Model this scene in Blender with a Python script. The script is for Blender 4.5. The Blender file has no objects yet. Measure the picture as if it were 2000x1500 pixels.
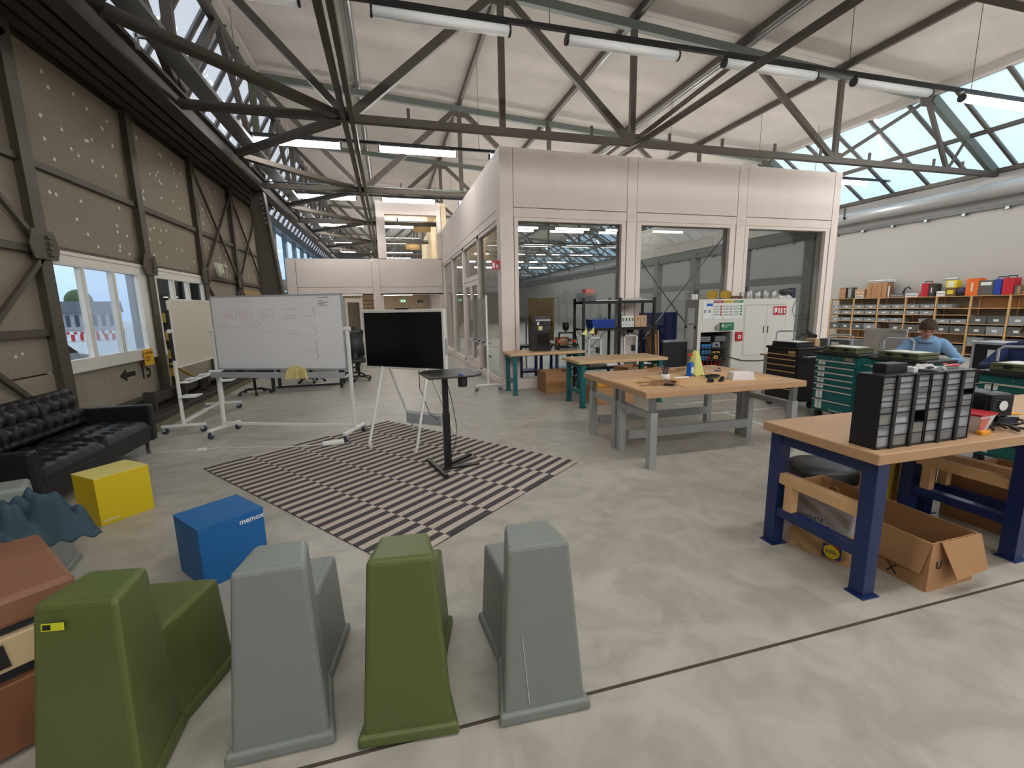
import bpy, math, random
from mathutils import Vector, Matrix
random.seed(7)
S = bpy.context.scene
COL = S.collection
PI = math.pi

# ---------------------------------------------------------------- camera
def cam_axes(yaw, pitch, roll):
    y, p, r = (math.radians(a) for a in (yaw, pitch, roll))
    f = Vector((math.sin(y) * math.cos(p), math.cos(y) * math.cos(p), math.sin(p)))
    rt = Vector((math.cos(y), -math.sin(y), 0)); up = rt.cross(f)
    c, s = math.cos(r), math.sin(r)
    return c * rt + s * up, -s * rt + c * up, f
cam = bpy.data.cameras.new('camera'); cam_o = bpy.data.objects.new('camera', cam); COL.objects.link(cam_o)
RT, UPV, FW = cam_axes(15.1476, -9.7295, -1.0228)
cam_o.matrix_world = Matrix(((RT.x, UPV.x, -FW.x, 0), (RT.y, UPV.y, -FW.y, 0), (RT.z, UPV.z, -FW.z, 1.7), (0, 0, 0, 1)))
cam.sensor_fit = 'HORIZONTAL'; cam.sensor_width = 36; cam.lens = 36 * 871.4 / 2000
cam.clip_start = 0.05; cam.clip_end = 500
S.camera = cam_o

# ---------------------------------------------------------------- sky and exposure
w = bpy.data.worlds.new('overcast_sky'); S.world = w; w.use_nodes = True
nt = w.node_tree; nt.nodes.clear()
wo = nt.nodes.new('ShaderNodeOutputWorld'); bg = nt.nodes.new('ShaderNodeBackground')
tc = nt.nodes.new('ShaderNodeTexCoord'); sx = nt.nodes.new('ShaderNodeSeparateXYZ'); rp = nt.nodes.new('ShaderNodeValToRGB')
nt.links.new(tc.outputs['Generated'], sx.inputs[0]); nt.links.new(sx.outputs['Z'], rp.inputs[0])
rp.color_ramp.elements[0].position = 0.0; rp.color_ramp.elements[0].color = (0.40, 0.60, 0.86, 1)
rp.color_ramp.elements[1].position = 0.22; rp.color_ramp.elements[1].color = (0.76, 0.89, 1.0, 1)
nt.links.new(rp.outputs[0], bg.inputs[0]); bg.inputs[1].default_value = 0.52
nt.links.new(bg.outputs[0], wo.inputs[0])
S.view_settings.view_transform = 'Standard'; S.view_settings.look = 'None'
S.view_settings.gamma = 1; S.view_settings.use_curve_mapping = False
S.view_settings.exposure = 1.58
TUBE_POWER = 17.0          # radiance of a lit tube
S.cycles.max_bounces = 7; S.cycles.diffuse_bounces = 3; S.cycles.glossy_bounces = 3
S.cycles.use_adaptive_sampling = True; S.cycles.adaptive_threshold = 0.06
S.cycles.transparent_max_bounces = 14; S.cycles.transmission_bounces = 6
S.cycles.use_denoising = True; S.cycles.sample_clamp_indirect = 6.0
S.cycles.caustics_reflective = False; S.cycles.caustics_refractive = False

def portal(name, c, ax, ay, sx_, sy_):
    """importance-sampling portal on a glazed opening: it emits nothing"""
    l = bpy.data.lights.new(name, 'AREA'); l.shape = 'RECTANGLE'; l.size = sx_; l.size_y = sy_; l.cycles.is_portal = True
    o = bpy.data.objects.new(name, l); COL.objects.link(o)
    ax = Vector(ax).normalized(); ay = Vector(ay).normalized(); az = ax.cross(ay)
    o.matrix_world = Matrix(((ax.x, ay.x, az.x, c[0]), (ax.y, ay.y, az.y, c[1]), (ax.z, ay.z, az.z, c[2]), (0, 0, 0, 1)))
# local -Z points into the hall
portal('skylight_portal', (15.5, 20.0, 6.1), (0, -1, 0), (2.85, 0, -1.65), 74, 3.3)
portal('clerestory_portal', (-3.95, 20.0, 6.8), (0, 1, 0), (-1.6, 0, -2.7), 74, 3.2)

# ---------------------------------------------------------------- materials
def lin(c):
    return tuple(((x / 255) / 12.92 if x / 255 <= 0.04045 else ((x / 255 + 0.055) / 1.055) ** 2.4) for x in c)
M = {}
def mat(name, rgb, rough=0.6, metal=0.0, var=0.12, scale=6.0, bump=0.0, rgb2=None, stretch=None, spec=0.5, bscale=None, detail=4):
    m = bpy.data.materials.new(name); m.use_nodes = True; n = m.node_tree.nodes; L = m.node_tree.links
    b = n['Principled BSDF']; b.inputs['Roughness'].default_value = rough; b.inputs['Metallic'].default_value = metal
    b.inputs['Specular IOR Level'].default_value = spec
    c = lin(rgb); c2 = lin(rgb2) if rgb2 else tuple(min(1, x * (1 - var)) for x in c)
    c1 = c if rgb2 else tuple(min(1, x * (1 + var)) for x in c)
    t = n.new('ShaderNodeTexCoord'); mp = n.new('ShaderNodeMapping'); no = n.new('ShaderNodeTexNoise'); mx = n.new('ShaderNodeMix')
    mx.data_type = 'RGBA'
    if stretch: mp.inputs['Scale'].default_value = stretch
    no.inputs['Scale'].default_value = scale; no.inputs['Detail'].default_value = detail
    L.new(t.outputs['Object'], mp.inputs[0]); L.new(mp.outputs[0], no.inputs['Vector'])
    L.new(no.outputs['Fac'], mx.inputs[0]); mx.inputs[6].default_value = (*c1, 1); mx.inputs[7].default_value = (*c2, 1)
    L.new(mx.outputs[2], b.inputs['Base Color'])
    if bump:
        bp = n.new('ShaderNodeBump'); bp.inputs['Strength'].default_value = bump; bp.inputs['Distance'].default_value = 0.01
        src = no
        if bscale:
            src = n.new('ShaderNodeTexNoise'); src.inputs['Scale'].default_value = bscale; src.inputs['Detail'].default_value = 3
            L.new(mp.outputs[0], src.inputs['Vector'])
        L.new(src.outputs['Fac'], bp.inputs['Height']); L.new(bp.outputs[0], b.inputs['Normal'])
    M[name] = m; return m
def glass(name, tint, refl=0.08, rough=0.0, haze=0.0, hazecol=(200, 210, 215)):
    """thin pane: see-through, with a weak mirror of the hall and optional milkiness"""
    m = bpy.data.materials.new(name); m.use_nodes = True; n = m.node_tree.nodes; L = m.node_tree.links; n.clear()
    o = n.new('ShaderNodeOutputMaterial'); t = n.new('ShaderNodeBsdfTransparent'); g = n.new('ShaderNodeBsdfGlossy'); mx = n.new('ShaderNodeMixShader')
    t.inputs[0].default_value = (*lin(tint), 1); g.inputs['Roughness'].default_value = rough; g.inputs['Color'].default_value = (1, 1, 1, 1)
    lw = n.new('ShaderNodeFresnel'); lw.inputs['IOR'].default_value = 1.45
    ge = n.new('ShaderNodeNewGeometry'); inv = n.new('ShaderNodeMath'); inv.operation = 'SUBTRACT'; inv.inputs[0].default_value = 1; L.new(ge.outputs['Backfacing'], inv.inputs[1])
    ad = n.new('ShaderNodeMath'); ad.operation = 'MULTIPLY_ADD'; ad.inputs[1].default_value = refl * 8; ad.inputs[2].default_value = refl * .3
    mu = n.new('ShaderNodeMath'); mu.operation = 'MULTIPLY'; L.new(ad.outputs[0], mu.inputs[0]); L.new(inv.outputs[0], mu.inputs[1])
    L.new(lw.outputs[0], ad.inputs[0]); L.new(mu.outputs[0], mx.inputs[0])
    base = t.outputs[0]
    if haze:
        d = n.new('ShaderNodeBsdfTranslucent'); d.inputs[0].default_value = (*lin(hazecol), 1); d2 = n.new('ShaderNodeBsdfDiffuse'); d2.inputs[0].default_value = (*lin(hazecol), 1)
        a = n.new('ShaderNodeMixShader'); a.inputs[0].default_value = 0.35; L.new(d.outputs[0], a.inputs[1]); L.new(d2.outputs[0], a.inputs[2])
        h = n.new('ShaderNodeMixShader'); h.inputs[0].default_value = haze; L.new(t.outputs[0], h.inputs[1]); L.new(a.outputs[0], h.inputs[2]); base = h.outputs[0]
    t2 = n.new('ShaderNodeBsdfTransparent'); bk = n.new('ShaderNodeMixShader'); L.new(ge.outputs['Backfacing'], bk.inputs[0]); L.new(base, bk.inputs[1]); L.new(t2.outputs[0], bk.inputs[2])
    L.new(bk.outputs[0], mx.inputs[1]); L.new(g.outputs[0], mx.inputs[2]); L.new(mx.outputs[0], o.inputs[0])
    M[name] = m; return m
def emit(name, rgb, power, var=0.0):
    m = bpy.data.materials.new(name); m.use_nodes = True; n = m.node_tree.nodes; L = m.node_tree.links; n.clear()
    o = n.new('ShaderNodeOutputMaterial'); e = n.new('ShaderNodeEmission'); e.inputs[0].default_value = (*lin(rgb), 1); e.inputs[1].default_value = power
    L.new(e.outputs[0], o.inputs[0]); M[name] = m; return m

def concrete():
    m = bpy.data.materials.new('floor_concrete'); m.use_nodes = True; n = m.node_tree.nodes; L = m.node_tree.links
    b = n['Principled BSDF']
    t = n.new('ShaderNodeTexCoord')
    def noise(scale, detail=6, dist=0.0):
        k = n.new('ShaderNodeTexNoise'); k.inputs['Scale'].default_value = scale; k.inputs['Detail'].default_value = detail
        k.inputs['Distortion'].default_value = dist; L.new(t.outputs['Object'], k.inputs['Vector']); return k
    def ramp(src, p0, p1, a, bb):
        r = n.new('ShaderNodeValToRGB'); r.color_ramp.elements[0].position = p0; r.color_ramp.elements[1].position = p1
        r.color_ramp.elements[0].color = (*lin(a), 1); r.color_ramp.elements[1].color = (*lin(bb), 1); L.new(src, r.inputs[0]); return r
    big = noise(0.55, 8, 0.6); mid = noise(3.2, 8, 1.2); fine = noise(26, 4)
    r1 = ramp(big.outputs['Fac'], 0.32, 0.68, (172, 165, 155), (192, 187, 178))
    r2 = ramp(mid.outputs['Fac'], 0.38, 0.62, (158, 152, 142), (206, 201, 192))
    m1 = n.new('ShaderNodeMix'); m1.data_type = 'RGBA'; m1.inputs[0].default_value = 0.42
    L.new(r1.outputs[0], m1.inputs[6]); L.new(r2.outputs[0], m1.inputs[7])
    r3 = ramp(fine.outputs['Fac'], 0.22, 0.40, (120, 112, 102), (200, 196, 188))
    m2 = n.new('ShaderNodeMix'); m2.data_type = 'RGBA'; m2.blend_type = 'MULTIPLY'; m2.inputs[0].default_value = 0.22
    L.new(m1.outputs[2], m2.inputs[6]); L.new(r3.outputs[0], m2.inputs[7]); L.new(m2.outputs[2], b.inputs['Base Color'])
    rr = n.new('ShaderNodeMapRange'); rr.inputs[3].default_value = 0.30; rr.inputs[4].default_value = 0.55
    L.new(mid.outputs['Fac'], rr.inputs[0]); L.new(rr.outputs[0], b.inputs['Roughness'])
    bp = n.new('ShaderNodeBump'); bp.inputs['Strength'].default_value = 0.06; bp.inputs['Distance'].default_value = 0.01
    L.new(mid.outputs['Fac'], bp.inputs['Height']); L.new(bp.outputs[0], b.inputs['Normal'])
    M['concrete'] = m
concrete()
mat('roofboard', (178, 170, 163), 0.9, var=0.10, scale=2.2, bump=0.25, bscale=40)
mat('steel', (84, 76, 69), 0.55, 0.3, var=0.2, scale=5)
mat('rafter_green', (92, 98, 91), 0.55, 0.2, var=0.15, scale=4)
mat('post_green', (78, 82, 62), 0.6, 0.1, var=0.2, scale=5)
mat('wallboard', (164, 152, 135), 0.9, var=0.10, scale=30, bump=0.3, rgb2=(130, 119, 104), bscale=60)
mat('wallboard2', (168, 158, 143), 0.9, scale=22, bump=0.3, rgb2=(138, 128, 113), bscale=60)
mat('wallsteel', (88, 80, 70), 0.6, 0.2, var=0.2, scale=5)
mat('rail_dark', (74, 66, 58), 0.7, 0.2, var=0.25, scale=3)
mat('galv', (168, 172, 172), 0.32, 0.9, var=0.15, scale=9)
mat('clt', (240, 228, 221), 0.7, var=0.04, scale=3, stretch=(1, 1, 0.12), rgb2=(230, 215, 207))
mat('clt_dark', (96, 84, 78), 0.8)
mat('plaster', (186, 182, 178), 0.85, var=0.03, scale=1.5)
mat('conduit_grey', (112, 114, 114), 0.5, 0.3, var=0.05)
mat('pipe_grey', (182, 182, 182), 0.4, 0.5, var=0.05)
mat('white_paint', (232, 232, 230), 0.45, var=0.03)
mat('window_white', (232, 226, 216), 0.5, var=0.04)
mat('black_plastic', (24, 24, 26), 0.45, var=0.2)
mat('black_metal', (30, 29, 30), 0.4, 0.3, var=0.2)
mat('tube_off', (246, 247, 248), 0.35, var=0.02)
mat('rubber', (38, 40, 44), 0.7)
mat('frame_blue', (118, 140, 160), 0.45, 0.3, var=0.08)
emit('tube_on', (250, 250, 246), TUBE_POWER); emit('tube_dim', (250, 250, 246), TUBE_POWER * .25)
emit('office_tube', (255, 240, 228), 6.0)
emit('warm_lamp', (255, 214, 150), 3.0)
glass('pane', (158, 165, 165), 0.10)
glass('pane_clear', (236, 240, 242), 0.06)
glass('pane_foggy', (226, 232, 238), 0.06, haze=0.35, hazecol=(225, 232, 240))
glass('pane_sky', (222, 236, 240), 0.05, haze=0.22, hazecol=(225, 235, 238))
glass('pane_clerestory', (208, 202, 202), 0.05, haze=0.30, hazecol=(200, 196, 198))
glass('board_glass', (205, 216, 220), 0.10, haze=0.40, hazecol=(200, 210, 216))

# ---------------------------------------------------------------- mesh building
class B:
    def __init__(s): s.v = []; s.f = []
    def add(s, vs, fs):
        k = len(s.v); s.v += [tuple(v) for v in vs]; s.f += [tuple(i + k for i in f) for f in fs]; return s
    def box(s, x0, x1, y0, y1, z0, z1):
        return s.add([(x0, y0, z0), (x1, y0, z0), (x1, y1, z0), (x0, y1, z0), (x0, y0, z1), (x1, y0, z1), (x1, y1, z1), (x0, y1, z1)],
                     [(3, 2, 1, 0), (4, 5, 6, 7), (0, 1, 5, 4), (1, 2, 6, 5), (2, 3, 7, 6), (3, 0, 4, 7)])
    def hexa(s, lo, hi):   # two quads, counter-clockwise from above
        return s.add(list(lo) + list(hi), [(3, 2, 1, 0), (4, 5, 6, 7), (0, 1, 5, 4), (1, 2, 6, 5), (2, 3, 7, 6), (3, 0, 4, 7)])
    def bar(s, p, q, w, h=None, up=(0, 0, 1)):
        h = h or w; p = Vector(p); q = Vector(q); d = (q - p).normalized(); up = Vector(up)
        if abs(d.dot(up)) > 0.98: up = Vector((0, 1, 0)) if abs(d.y) < 0.9 else Vector((1, 0, 0))
        a = d.cross(up).normalized(); b = a.cross(d)
        c = [(-1, -1), (1, -1), (1, 1), (-1, 1)]
        vs = [p + a * (i * w / 2) + b * (j * h / 2) for i, j in c] + [q + a * (i * w / 2) + b * (j * h / 2) for i, j in c]
        return s.add(vs, [(0, 1, 2, 3), (7, 6, 5, 4), (4, 5, 1, 0), (5, 6, 2, 1), (6, 7, 3, 2), (7, 4, 0, 3)])
    def cyl(s, p, q, r, n=12, r2=None):
        r2 = r if r2 is None else r2; p = Vector(p); q = Vector(q); d = (q - p).normalized()
        u = Vector((0, 0, 1)) if abs(d.z) < 0.9 else Vector((1, 0, 0)); a = d.cross(u).normalized(); b = d.cross(a)
        vs = []
        for c, rr in ((p, r), (q, r2)):
            vs += [c + a * (rr * math.cos(2 * PI * i / n)) + b * (rr * math.sin(2 * PI * i / n)) for i in range(n)]
        return s.add(vs, [(i, (i + 1) % n, n + (i + 1) % n, n + i) for i in range(n)] + [tuple(range(n - 1, -1, -1)), tuple(range(n, 2 * n))])
    def tube(s, pts, r, n=6, closed=False):
        pts = [Vector(p) for p in pts]; m = len(pts); vs = []; ref = None
        for i, p in enumerate(pts):
            d = (pts[(i + 1) % m] - pts[i - 1]) if closed else (pts[min(i + 1, m - 1)] - pts[max(i - 1, 0)])
            d.normalize()
            if ref is None: ref = Vector((0, 0, 1)) if abs(d.z) < 0.9 else Vector((1, 0, 0))
            a = d.cross(ref)
            if a.length < 1e-4: a = d.cross(Vector((0, 1, 0)))
            a.normalize(); b = d.cross(a); ref = -b if abs(d.dot(b)) < .9 else ref; ref = a.cross(d)
            rr = r[i] if isinstance(r, (list, tuple)) else r
            vs += [p + a * (rr * math.cos(2 * PI * k / n)) + b * (rr * math.sin(2 * PI * k / n)) for k in range(n)]
        fs = []
        for i in range(m if closed else m - 1):
            j = (i + 1) % m
            fs += [(i * n + k, i * n + (k + 1) % n, j * n + (k + 1) % n, j * n + k) for k in range(n)]
        if not closed: fs += [tuple(range(n - 1, -1, -1)), tuple(range((m - 1) * n, m * n))]
        return s.add(vs, fs)
    def prism(s, poly, a0, a1, axis='z'):
        n = len(poly)
        def mk(p, a): return {'z': (p[0], p[1], a), 'y': (p[0], a, p[1]), 'x': (a, p[0], p[1])}[axis]
        vs = [mk(p, a0) for p in poly] + [mk(p, a1) for p in poly]
        fs = [(i, (i + 1) % n, n + (i + 1) % n, n + i) for i in range(n)] + [tuple(range(n - 1, -1, -1)), tuple(range(n, 2 * n))]
        return s.add(vs, fs)
    def lathe(s, prof, n=20, c=(0, 0, 0)):
        vs = []; m = len(prof)
        for r, z in prof: vs += [(c[0] + r * math.cos(2 * PI * k / n), c[1] + r * math.sin(2 * PI * k / n), c[2] + z) for k in range(n)]
        fs = [(i * n + k, i * n + (k + 1) % n, (i + 1) * n + (k + 1) % n, (i + 1) * n + k) for i in range(m - 1) for k in range(n)]
        fs += [tuple(range(n - 1, -1, -1)), tuple(range((m - 1) * n, m * n))]
        return s.add(vs, fs)
    def ball(s, c, r, nu=14, nv=9):
        rx, ry, rz = r if isinstance(r, (tuple, list)) else (r, r, r)
        prof = [(max(1e-4, math.sin(PI * i / nv)), -math.cos(PI * i / nv)) for i in range(nv + 1)]
        k = len(s.v); s.lathe(prof, nu)
        for i in range(k, len(s.v)): v = s.v[i]; s.v[i] = (c[0] + v[0] * rx, c[1] + v[1] * ry, c[2] + v[2] * rz)
        return s
    def surf(s, fn, nu, nv):
        vs = [fn(i / nu, j / nv) for j in range(nv + 1) for i in range(nu + 1)]
        return s.add(vs, [(j * (nu + 1) + i, j * (nu + 1) + i + 1, (j + 1) * (nu + 1) + i + 1, (j + 1) * (nu + 1) + i) for j in range(nv) for i in range(nu)])
    def xf(s, mtx):
        s.v = [tuple(mtx @ Vector(v)) for v in s.v]; return s
    def mesh(s, name, m=None, smooth=False):
        me = bpy.data.meshes.new(name); me.from_pydata(s.v, [], s.f)
        if m: me.materials.append(M[m] if isinstance(m, str) else m)
        if smooth: me.shade_smooth()
        me.update(); return me
    def obj(s, name, m, parent=None, smooth=False, bevel=0, loc=None, rz=None, seg=2, fix=True):
        me = s.mesh(name, m, smooth)
        if fix:
            import bmesh
            bm = bmesh.new(); bm.from_mesh(me); bmesh.ops.recalc_face_normals(bm, faces=bm.faces); bm.to_mesh(me); bm.free()
        return inst(name, me, parent, loc, rz, bevel, seg)
def inst(name, me, parent=None, loc=None, rz=None, bevel=0, seg=2):
    o = bpy.data.objects.new(name, me); COL.objects.link(o)
    if parent: o.parent = parent
    if loc: o.location = loc
    if rz is not None: o.rotation_euler = (0, 0, rz)
    if bevel:
        b = o.modifiers.new('bevel', 'BEVEL'); b.width = bevel; b.segments = seg; b.limit_method = 'ANGLE'; b.angle_limit = math.radians(40)
    return o
def tag(o, label, cat, group=None):
    o['label'] = label; o['category'] = cat
    if group: o['group'] = group
    return o
def thing(name, label, cat, loc=(0, 0, 0), rz=0, group=None):
    o = bpy.data.objects.new(name, None); COL.objects.link(o); o.location = loc; o.rotation_euler = (0, 0, rz)
    o.empty_display_size = 0.1
    return tag(o, label, cat, group)
def struct(o, label=None):
    o['kind'] = 'structure'
    if label: o['label'] = label
    return o
def sroot(name, label=None):
    o = bpy.data.objects.new(name, None); COL.objects.link(o); o.empty_display_size = 0.1
    return struct(o, label)
def copy_tree(o, parent=None):
    c = o.copy(); COL.objects.link(c); c.parent = parent
    for ch in list(o.children): copy_tree(ch, c)
    return c
def dup(root, label, loc, rz=0, group=None):
    c = copy_tree(root); c.location = loc; c.rotation_euler = (0, 0, rz); c['label'] = label
    if group: c['group'] = group
    return c
def text(body, size, m, parent, loc, rot, align='LEFT', ext=0.0006, name='lettering', bold=False):
    cu = bpy.data.curves.new(name, 'FONT'); cu.body = body; cu.size = size; cu.align_x = align; cu.extrude = ext
    if bold: cu.offset = size * 0.02
    cu.resolution_u = 2; cu.materials.append(M[m])
    o = bpy.data.objects.new(name, cu); COL.objects.link(o); o.parent = parent; o.location = loc; o.rotation_euler = rot
    TEXTS.append(o); return o
TEXTS = []
ORD = ['first', 'second', 'third', 'fourth', 'fifth', 'sixth', 'seventh', 'eighth', 'ninth', 'tenth', 'eleventh', 'twelfth']
# ================================================================ the hall
BAY = 5.25; Y1 = 9.43; ZC = 5.2
YT = [Y1 + BAY * i for i in range(-3, 10)]       # truss lines, -6.3 .. 56.7
YA, YB = -12.0, 58.0
JY = 1.581
fl = struct(B().box(-4.9, 17.4, JY + 0.009, YB, -0.12, 0).obj('floor', 'concrete'), 'grey polished concrete hall floor')
B().box(-4.9, 17.4, YA, JY - 0.009, -0.12, 0).obj('slab', 'concrete', fl)
B().box(-4.9, 17.4, JY - 0.009, JY + 0.009, -0.12, -0.001).obj('expansion_joint', 'rail_dark', fl)
mat('floor_line', (226, 226, 220), 0.6)

def roof_z(x): return 8.10 - (x + 3.1) * (8.10 - 7.02) / 17.2
# ---- roof: boards between purlins, each bay's board a piece
ceil = sroot('ceiling', 'pale wood-wool roof boards sloping down to the right')
PX = [-3.1, -0.55, 2.46, 5.35, 8.05, 11.0, 14.1]
for j in range(len(YT) - 1):
    for i in range(len(PX) - 1):
        x0, x1 = PX[i] + .004, PX[i + 1] - .004; y0, y1 = YT[j] + .004, YT[j + 1] - .004
        z0, z1 = roof_z(x0) + 0.16, roof_z(x1) + 0.16
        B().hexa([(x0, y0, z0), (x1, y0, z1), (x1, y1, z1), (x0, y1, z0)], [(x0, y0, z0 + .1), (x1, y0, z1 + .1), (x1, y1, z1 + .1), (x0, y1, z0 + .1)]).obj('roof_board', 'roofboard', ceil)
pb = B()
for y0, y1 in ((YA, YT[0] - .004), (YT[-1] + .004, YB)):
    pb.hexa([(-3.1, y0, roof_z(-3.1) + .16), (14.1, y0, roof_z(14.1) + .16), (14.1, y1, roof_z(14.1) + .16), (-3.1, y1, roof_z(-3.1) + .16)],
            [(-3.1, y0, roof_z(-3.1) + .26), (14.1, y0, roof_z(14.1) + .26), (14.1, y1, roof_z(14.1) + .26), (-3.1, y1, roof_z(-3.1) + .26)])
pb.obj('roof_board', 'roofboard', ceil)
# ---- purlins along the hall
pur_names = {-3.1: 'along the high left roof edge', -0.55: 'over the aisle, carrying a silver conduit', 2.46: 'over the left side of the timber cabin',
             5.35: 'over the first cabin window post', 8.05: 'over the second cabin window post', 11.0: 'over the right end of the cabin', 14.1: 'along the top of the right skylight'}
for x in PX:
    z = roof_z(x)
    t = thing('roof_purlin', 'dark steel roof purlin running lengthwise ' + pur_names[x], 'beam', (x, 0, z), group='roof purlins')
    B().box(-.04, .04, YA, YB, .0, .155).obj('beam', 'steel', t)
    if x == -0.55: B().cyl((.14, YA, .08), (.14, YB, .08), .028, 8).obj('conduit', 'galv', t, smooth=True)
    if x == 8.05:
        B().cyl((.16, YA, .06), (.16, YB, .06), .03, 8).cyl((.30, YA, .08), (.30, YB, .08), .03, 8).obj('conduit', 'pipe_grey', t, smooth=True)
    if x == 5.35: B().cyl((.10, YA, .05), (.10, YB, .05), .02, 8).obj('conduit', 'galv', t, smooth=True)
# ---- cross trusses
def angle_pair(b, p, q, w):
    """double-angle member: two flats with a slot between them"""
    p = Vector(p); q = Vector(q); o = Vector((0, w * .32, 0))
    b.bar(p + o, q + o, w, w * .42, (0, 1, 0)); b.bar(p - o, q - o, w, w * .42, (0, 1, 0)); return b
def make_truss(n, y):
    t = thing('roof_truss', f'steel cross truss under the roof, {ORD[n]} counted from the camera', 'truss', (0, y, 0), group='steel cross trusses')
    B().bar((-3.2, 0, ZC), (17.0, 0, ZC), .13, .13).obj('bottom_chord', 'steel', t)
    b = B()
    b.hexa([(-3.1, -.06, roof_z(-3.1) - .16), (13.6, -.06, roof_z(13.6) - .18), (13.6, .06, roof_z(13.6) - .18), (-3.1, .06, roof_z(-3.1) - .16)],
           [(-3.1, -.06, roof_z(-3.1)), (14.2, -.06, roof_z(14.1)), (14.2, .06, roof_z(14.1)), (-3.1, .06, roof_z(-3.1))])
    b.box(-3.1, 13.6, -.11, .11, roof_z(13.6) + 2, roof_z(13.6) + 2.001) if False else None
    b.obj('rafter', 'rafter_green', t)
    B().bar((14.15, 0, 6.93), (16.95, 0, 5.25), .12, .24).obj('skylight_rafter', 'rafter_green', t)
    zc = lambda x: roof_z(x) - .16
    for p, q, w_ in (((2.45, 0, zc(2.45)), (2.45, 0, ZC), .12), ((5.36, 0, zc(5.36)), (5.36, 0, ZC), .12), ((11.05, 0, zc(11.05)), (11.05, 0, ZC), .12), ((14.0, 0, 6.85), (15.03, 0, ZC), .10)):
        B().bar(p, q, w_, w_ * .8, (0, 1, 0)).obj('post', 'steel', t)
    for p, q, w_ in (((-3.1, 0, 7.9), (-.5, 0, ZC), .13), ((2.3, 0, zc(2.3)), (-.5, 0, ZC), .16), ((2.6, 0, zc(2.6)), (5.36, 0, ZC), .14),
                     ((8.15, 0, zc(8.15)), (5.36, 0, ZC), .10), ((8.35, 0, zc(8.3)), (11.05, 0, ZC), .13), ((11.05, 0, ZC), (13.95, 0, 6.85), .08), ((15.03, 0, ZC), (15.62, 0, 6.05), .06)):
        B().bar(p, q, w_, w_ * .7, (0, 1, 0)).obj('diagonal', 'steel', t)
    for x, z in ((-.5, ZC + .06), (2.45, zc(2.45)), (5.36, ZC + .06), (8.2, zc(8.2)), (11.05, ZC + .06), (14.0, 6.86)):
        B().prism([(x - .24, z - .1), (x + .24, z - .1), (x + .17, z + .12), (x - .17, z + .12)] if z < 6 else [(x - .17, z - .14), (x + .17, z - .14), (x + .28, z + .08), (x - .28, z + .08)], -.035, .035, 'y').obj('gusset_plate', 'steel', t)
    b = B()
    for x in (0.6, 3.4, 4.4, 6.3, 7.7, 9.2, 10.6, 12.2, 13.4, 14.5, 15.6): b.box(x - .03, x + .03, -.02, .02, ZC + .05, ZC + .26)
    o = b.obj('hanger_stub', 'steel', t); o['kind'] = 'stuff'
    return t
tr = [y for y in YT if y > 3]
t0 = make_truss(0, tr[0])
for i, y in enumerate(tr[1:]):
    q = dup(t0, f'steel cross truss under the roof, {ORD[i + 1]} counted from the camera', (0, y, 0))
    if i in (1, 2, 3): B().cyl((-3.1, -.10, ZC + .09), (3.0, -.10, ZC + .09), .022, 8).obj('conduit', 'galv', q, smooth=True)
for y in YT:
    if y < 3: dup(t0, f'steel cross truss, {ORD[int((3 - y) // BAY)]} behind the camera', (0, y, 0))
# ---- lengthwise ties and the header along the sliding wall
t = thing('lengthwise_chord', 'paired dark steel tie running down the hall over the aisle', 'beam', (-.5, 0, ZC))
B().box(-.115, -.03, YA, YB, -.06, .10).obj('angle', 'steel', t); B().box(.03, .115, YA, YB, -.06, .10).obj('angle', 'steel', t)
t = thing('lengthwise_tie', 'single dark steel tie running down the hall above the first cabin window post', 'beam', (5.36, 0, ZC - .01))
B().box(-.045, .045, YA, YB, -.14, -.06).obj('bar', 'steel', t)
t = thing('header_girder', 'dark steel header girder above the sliding wall panels', 'beam', (-3.25, 0, 0))
B().box(-.12, .12, YA, YB, 5.02, 5.07).box(-.02, .02, YA, YB, 5.07, 5.36).box(-.12, .12, YA, YB, 5.36, 5.42).obj('flange_beam', 'rail_dark', t)
k = 0
for j, y in enumerate(YT[:-1]):
    ym = y + BAY / 2
    if y < -2 or y > 36: continue
    w_ = thing('wind_brace', f'pair of flat bracing bars fanning left from the {ORD[k]} aisle joint' if y > 3 else f'pair of flat bracing bars, {ORD[int((3 - y) // BAY)]} behind the camera', 'brace', (0, y, ZC))
    if y > 3: k += 1
    B().bar((-.70, .14, 0), (-3.02, BAY / 2 - .1, .02), .17, .11).obj('brace_bar', 'steel', w_)
    B().bar((-.70, -.14, 0), (-3.02, -BAY / 2 + .1, .02), .17, .11).obj('brace_bar', 'steel', w_)
lg = thing('clerestory_truss', 'zigzag steel truss in front of the left clerestory glazing', 'truss', (-3.2, 0, 0))
B().box(-.08, .08, YA, YB, 7.80, 7.95).obj('top_chord', 'steel', lg)
for y in YT[:-1]:
    B().bar((0, y, 5.44), (0, y, 7.85), .16, .12, (0, 1, 0)).obj('post', 'post_green' if abs(y - 14.68) < .1 else 'steel', lg)
    B().bar((0, y + .1, 5.46), (0, y + BAY / 2 - .08, 7.85), .16, .12, (1, 0, 0)).obj('diagonal', 'steel', lg)
    B().bar((0, y - .1, 5.46), (0, y - BAY / 2 + .08, 7.85), .16, .12, (1, 0, 0)).obj('diagonal', 'steel', lg)
# ---- cable tray
t = thing('cable_tray', 'shiny perforated galvanised cable tray beside the header girder', 'cable tray', (-2.85, 0, 5.45))
B().box(-.16, .16, YA, YB, -.005, .0).obj('tray_base', 'galv', t); B().box(-.165, -.158, YA, YB, 0, .07).obj('side_rail', 'galv', t); B().box(.158, .165, YA, YB, 0, .07).obj('side_rail', 'galv', t)
for y in YT[3:10]:
    B().box(-.22, .16, y - 1.6, y - 1.55, -.05, -.007).box(-.24, -.2, y - 1.6, y - 1.55, -.2, .16).obj('bracket', 'galv', t)
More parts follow.
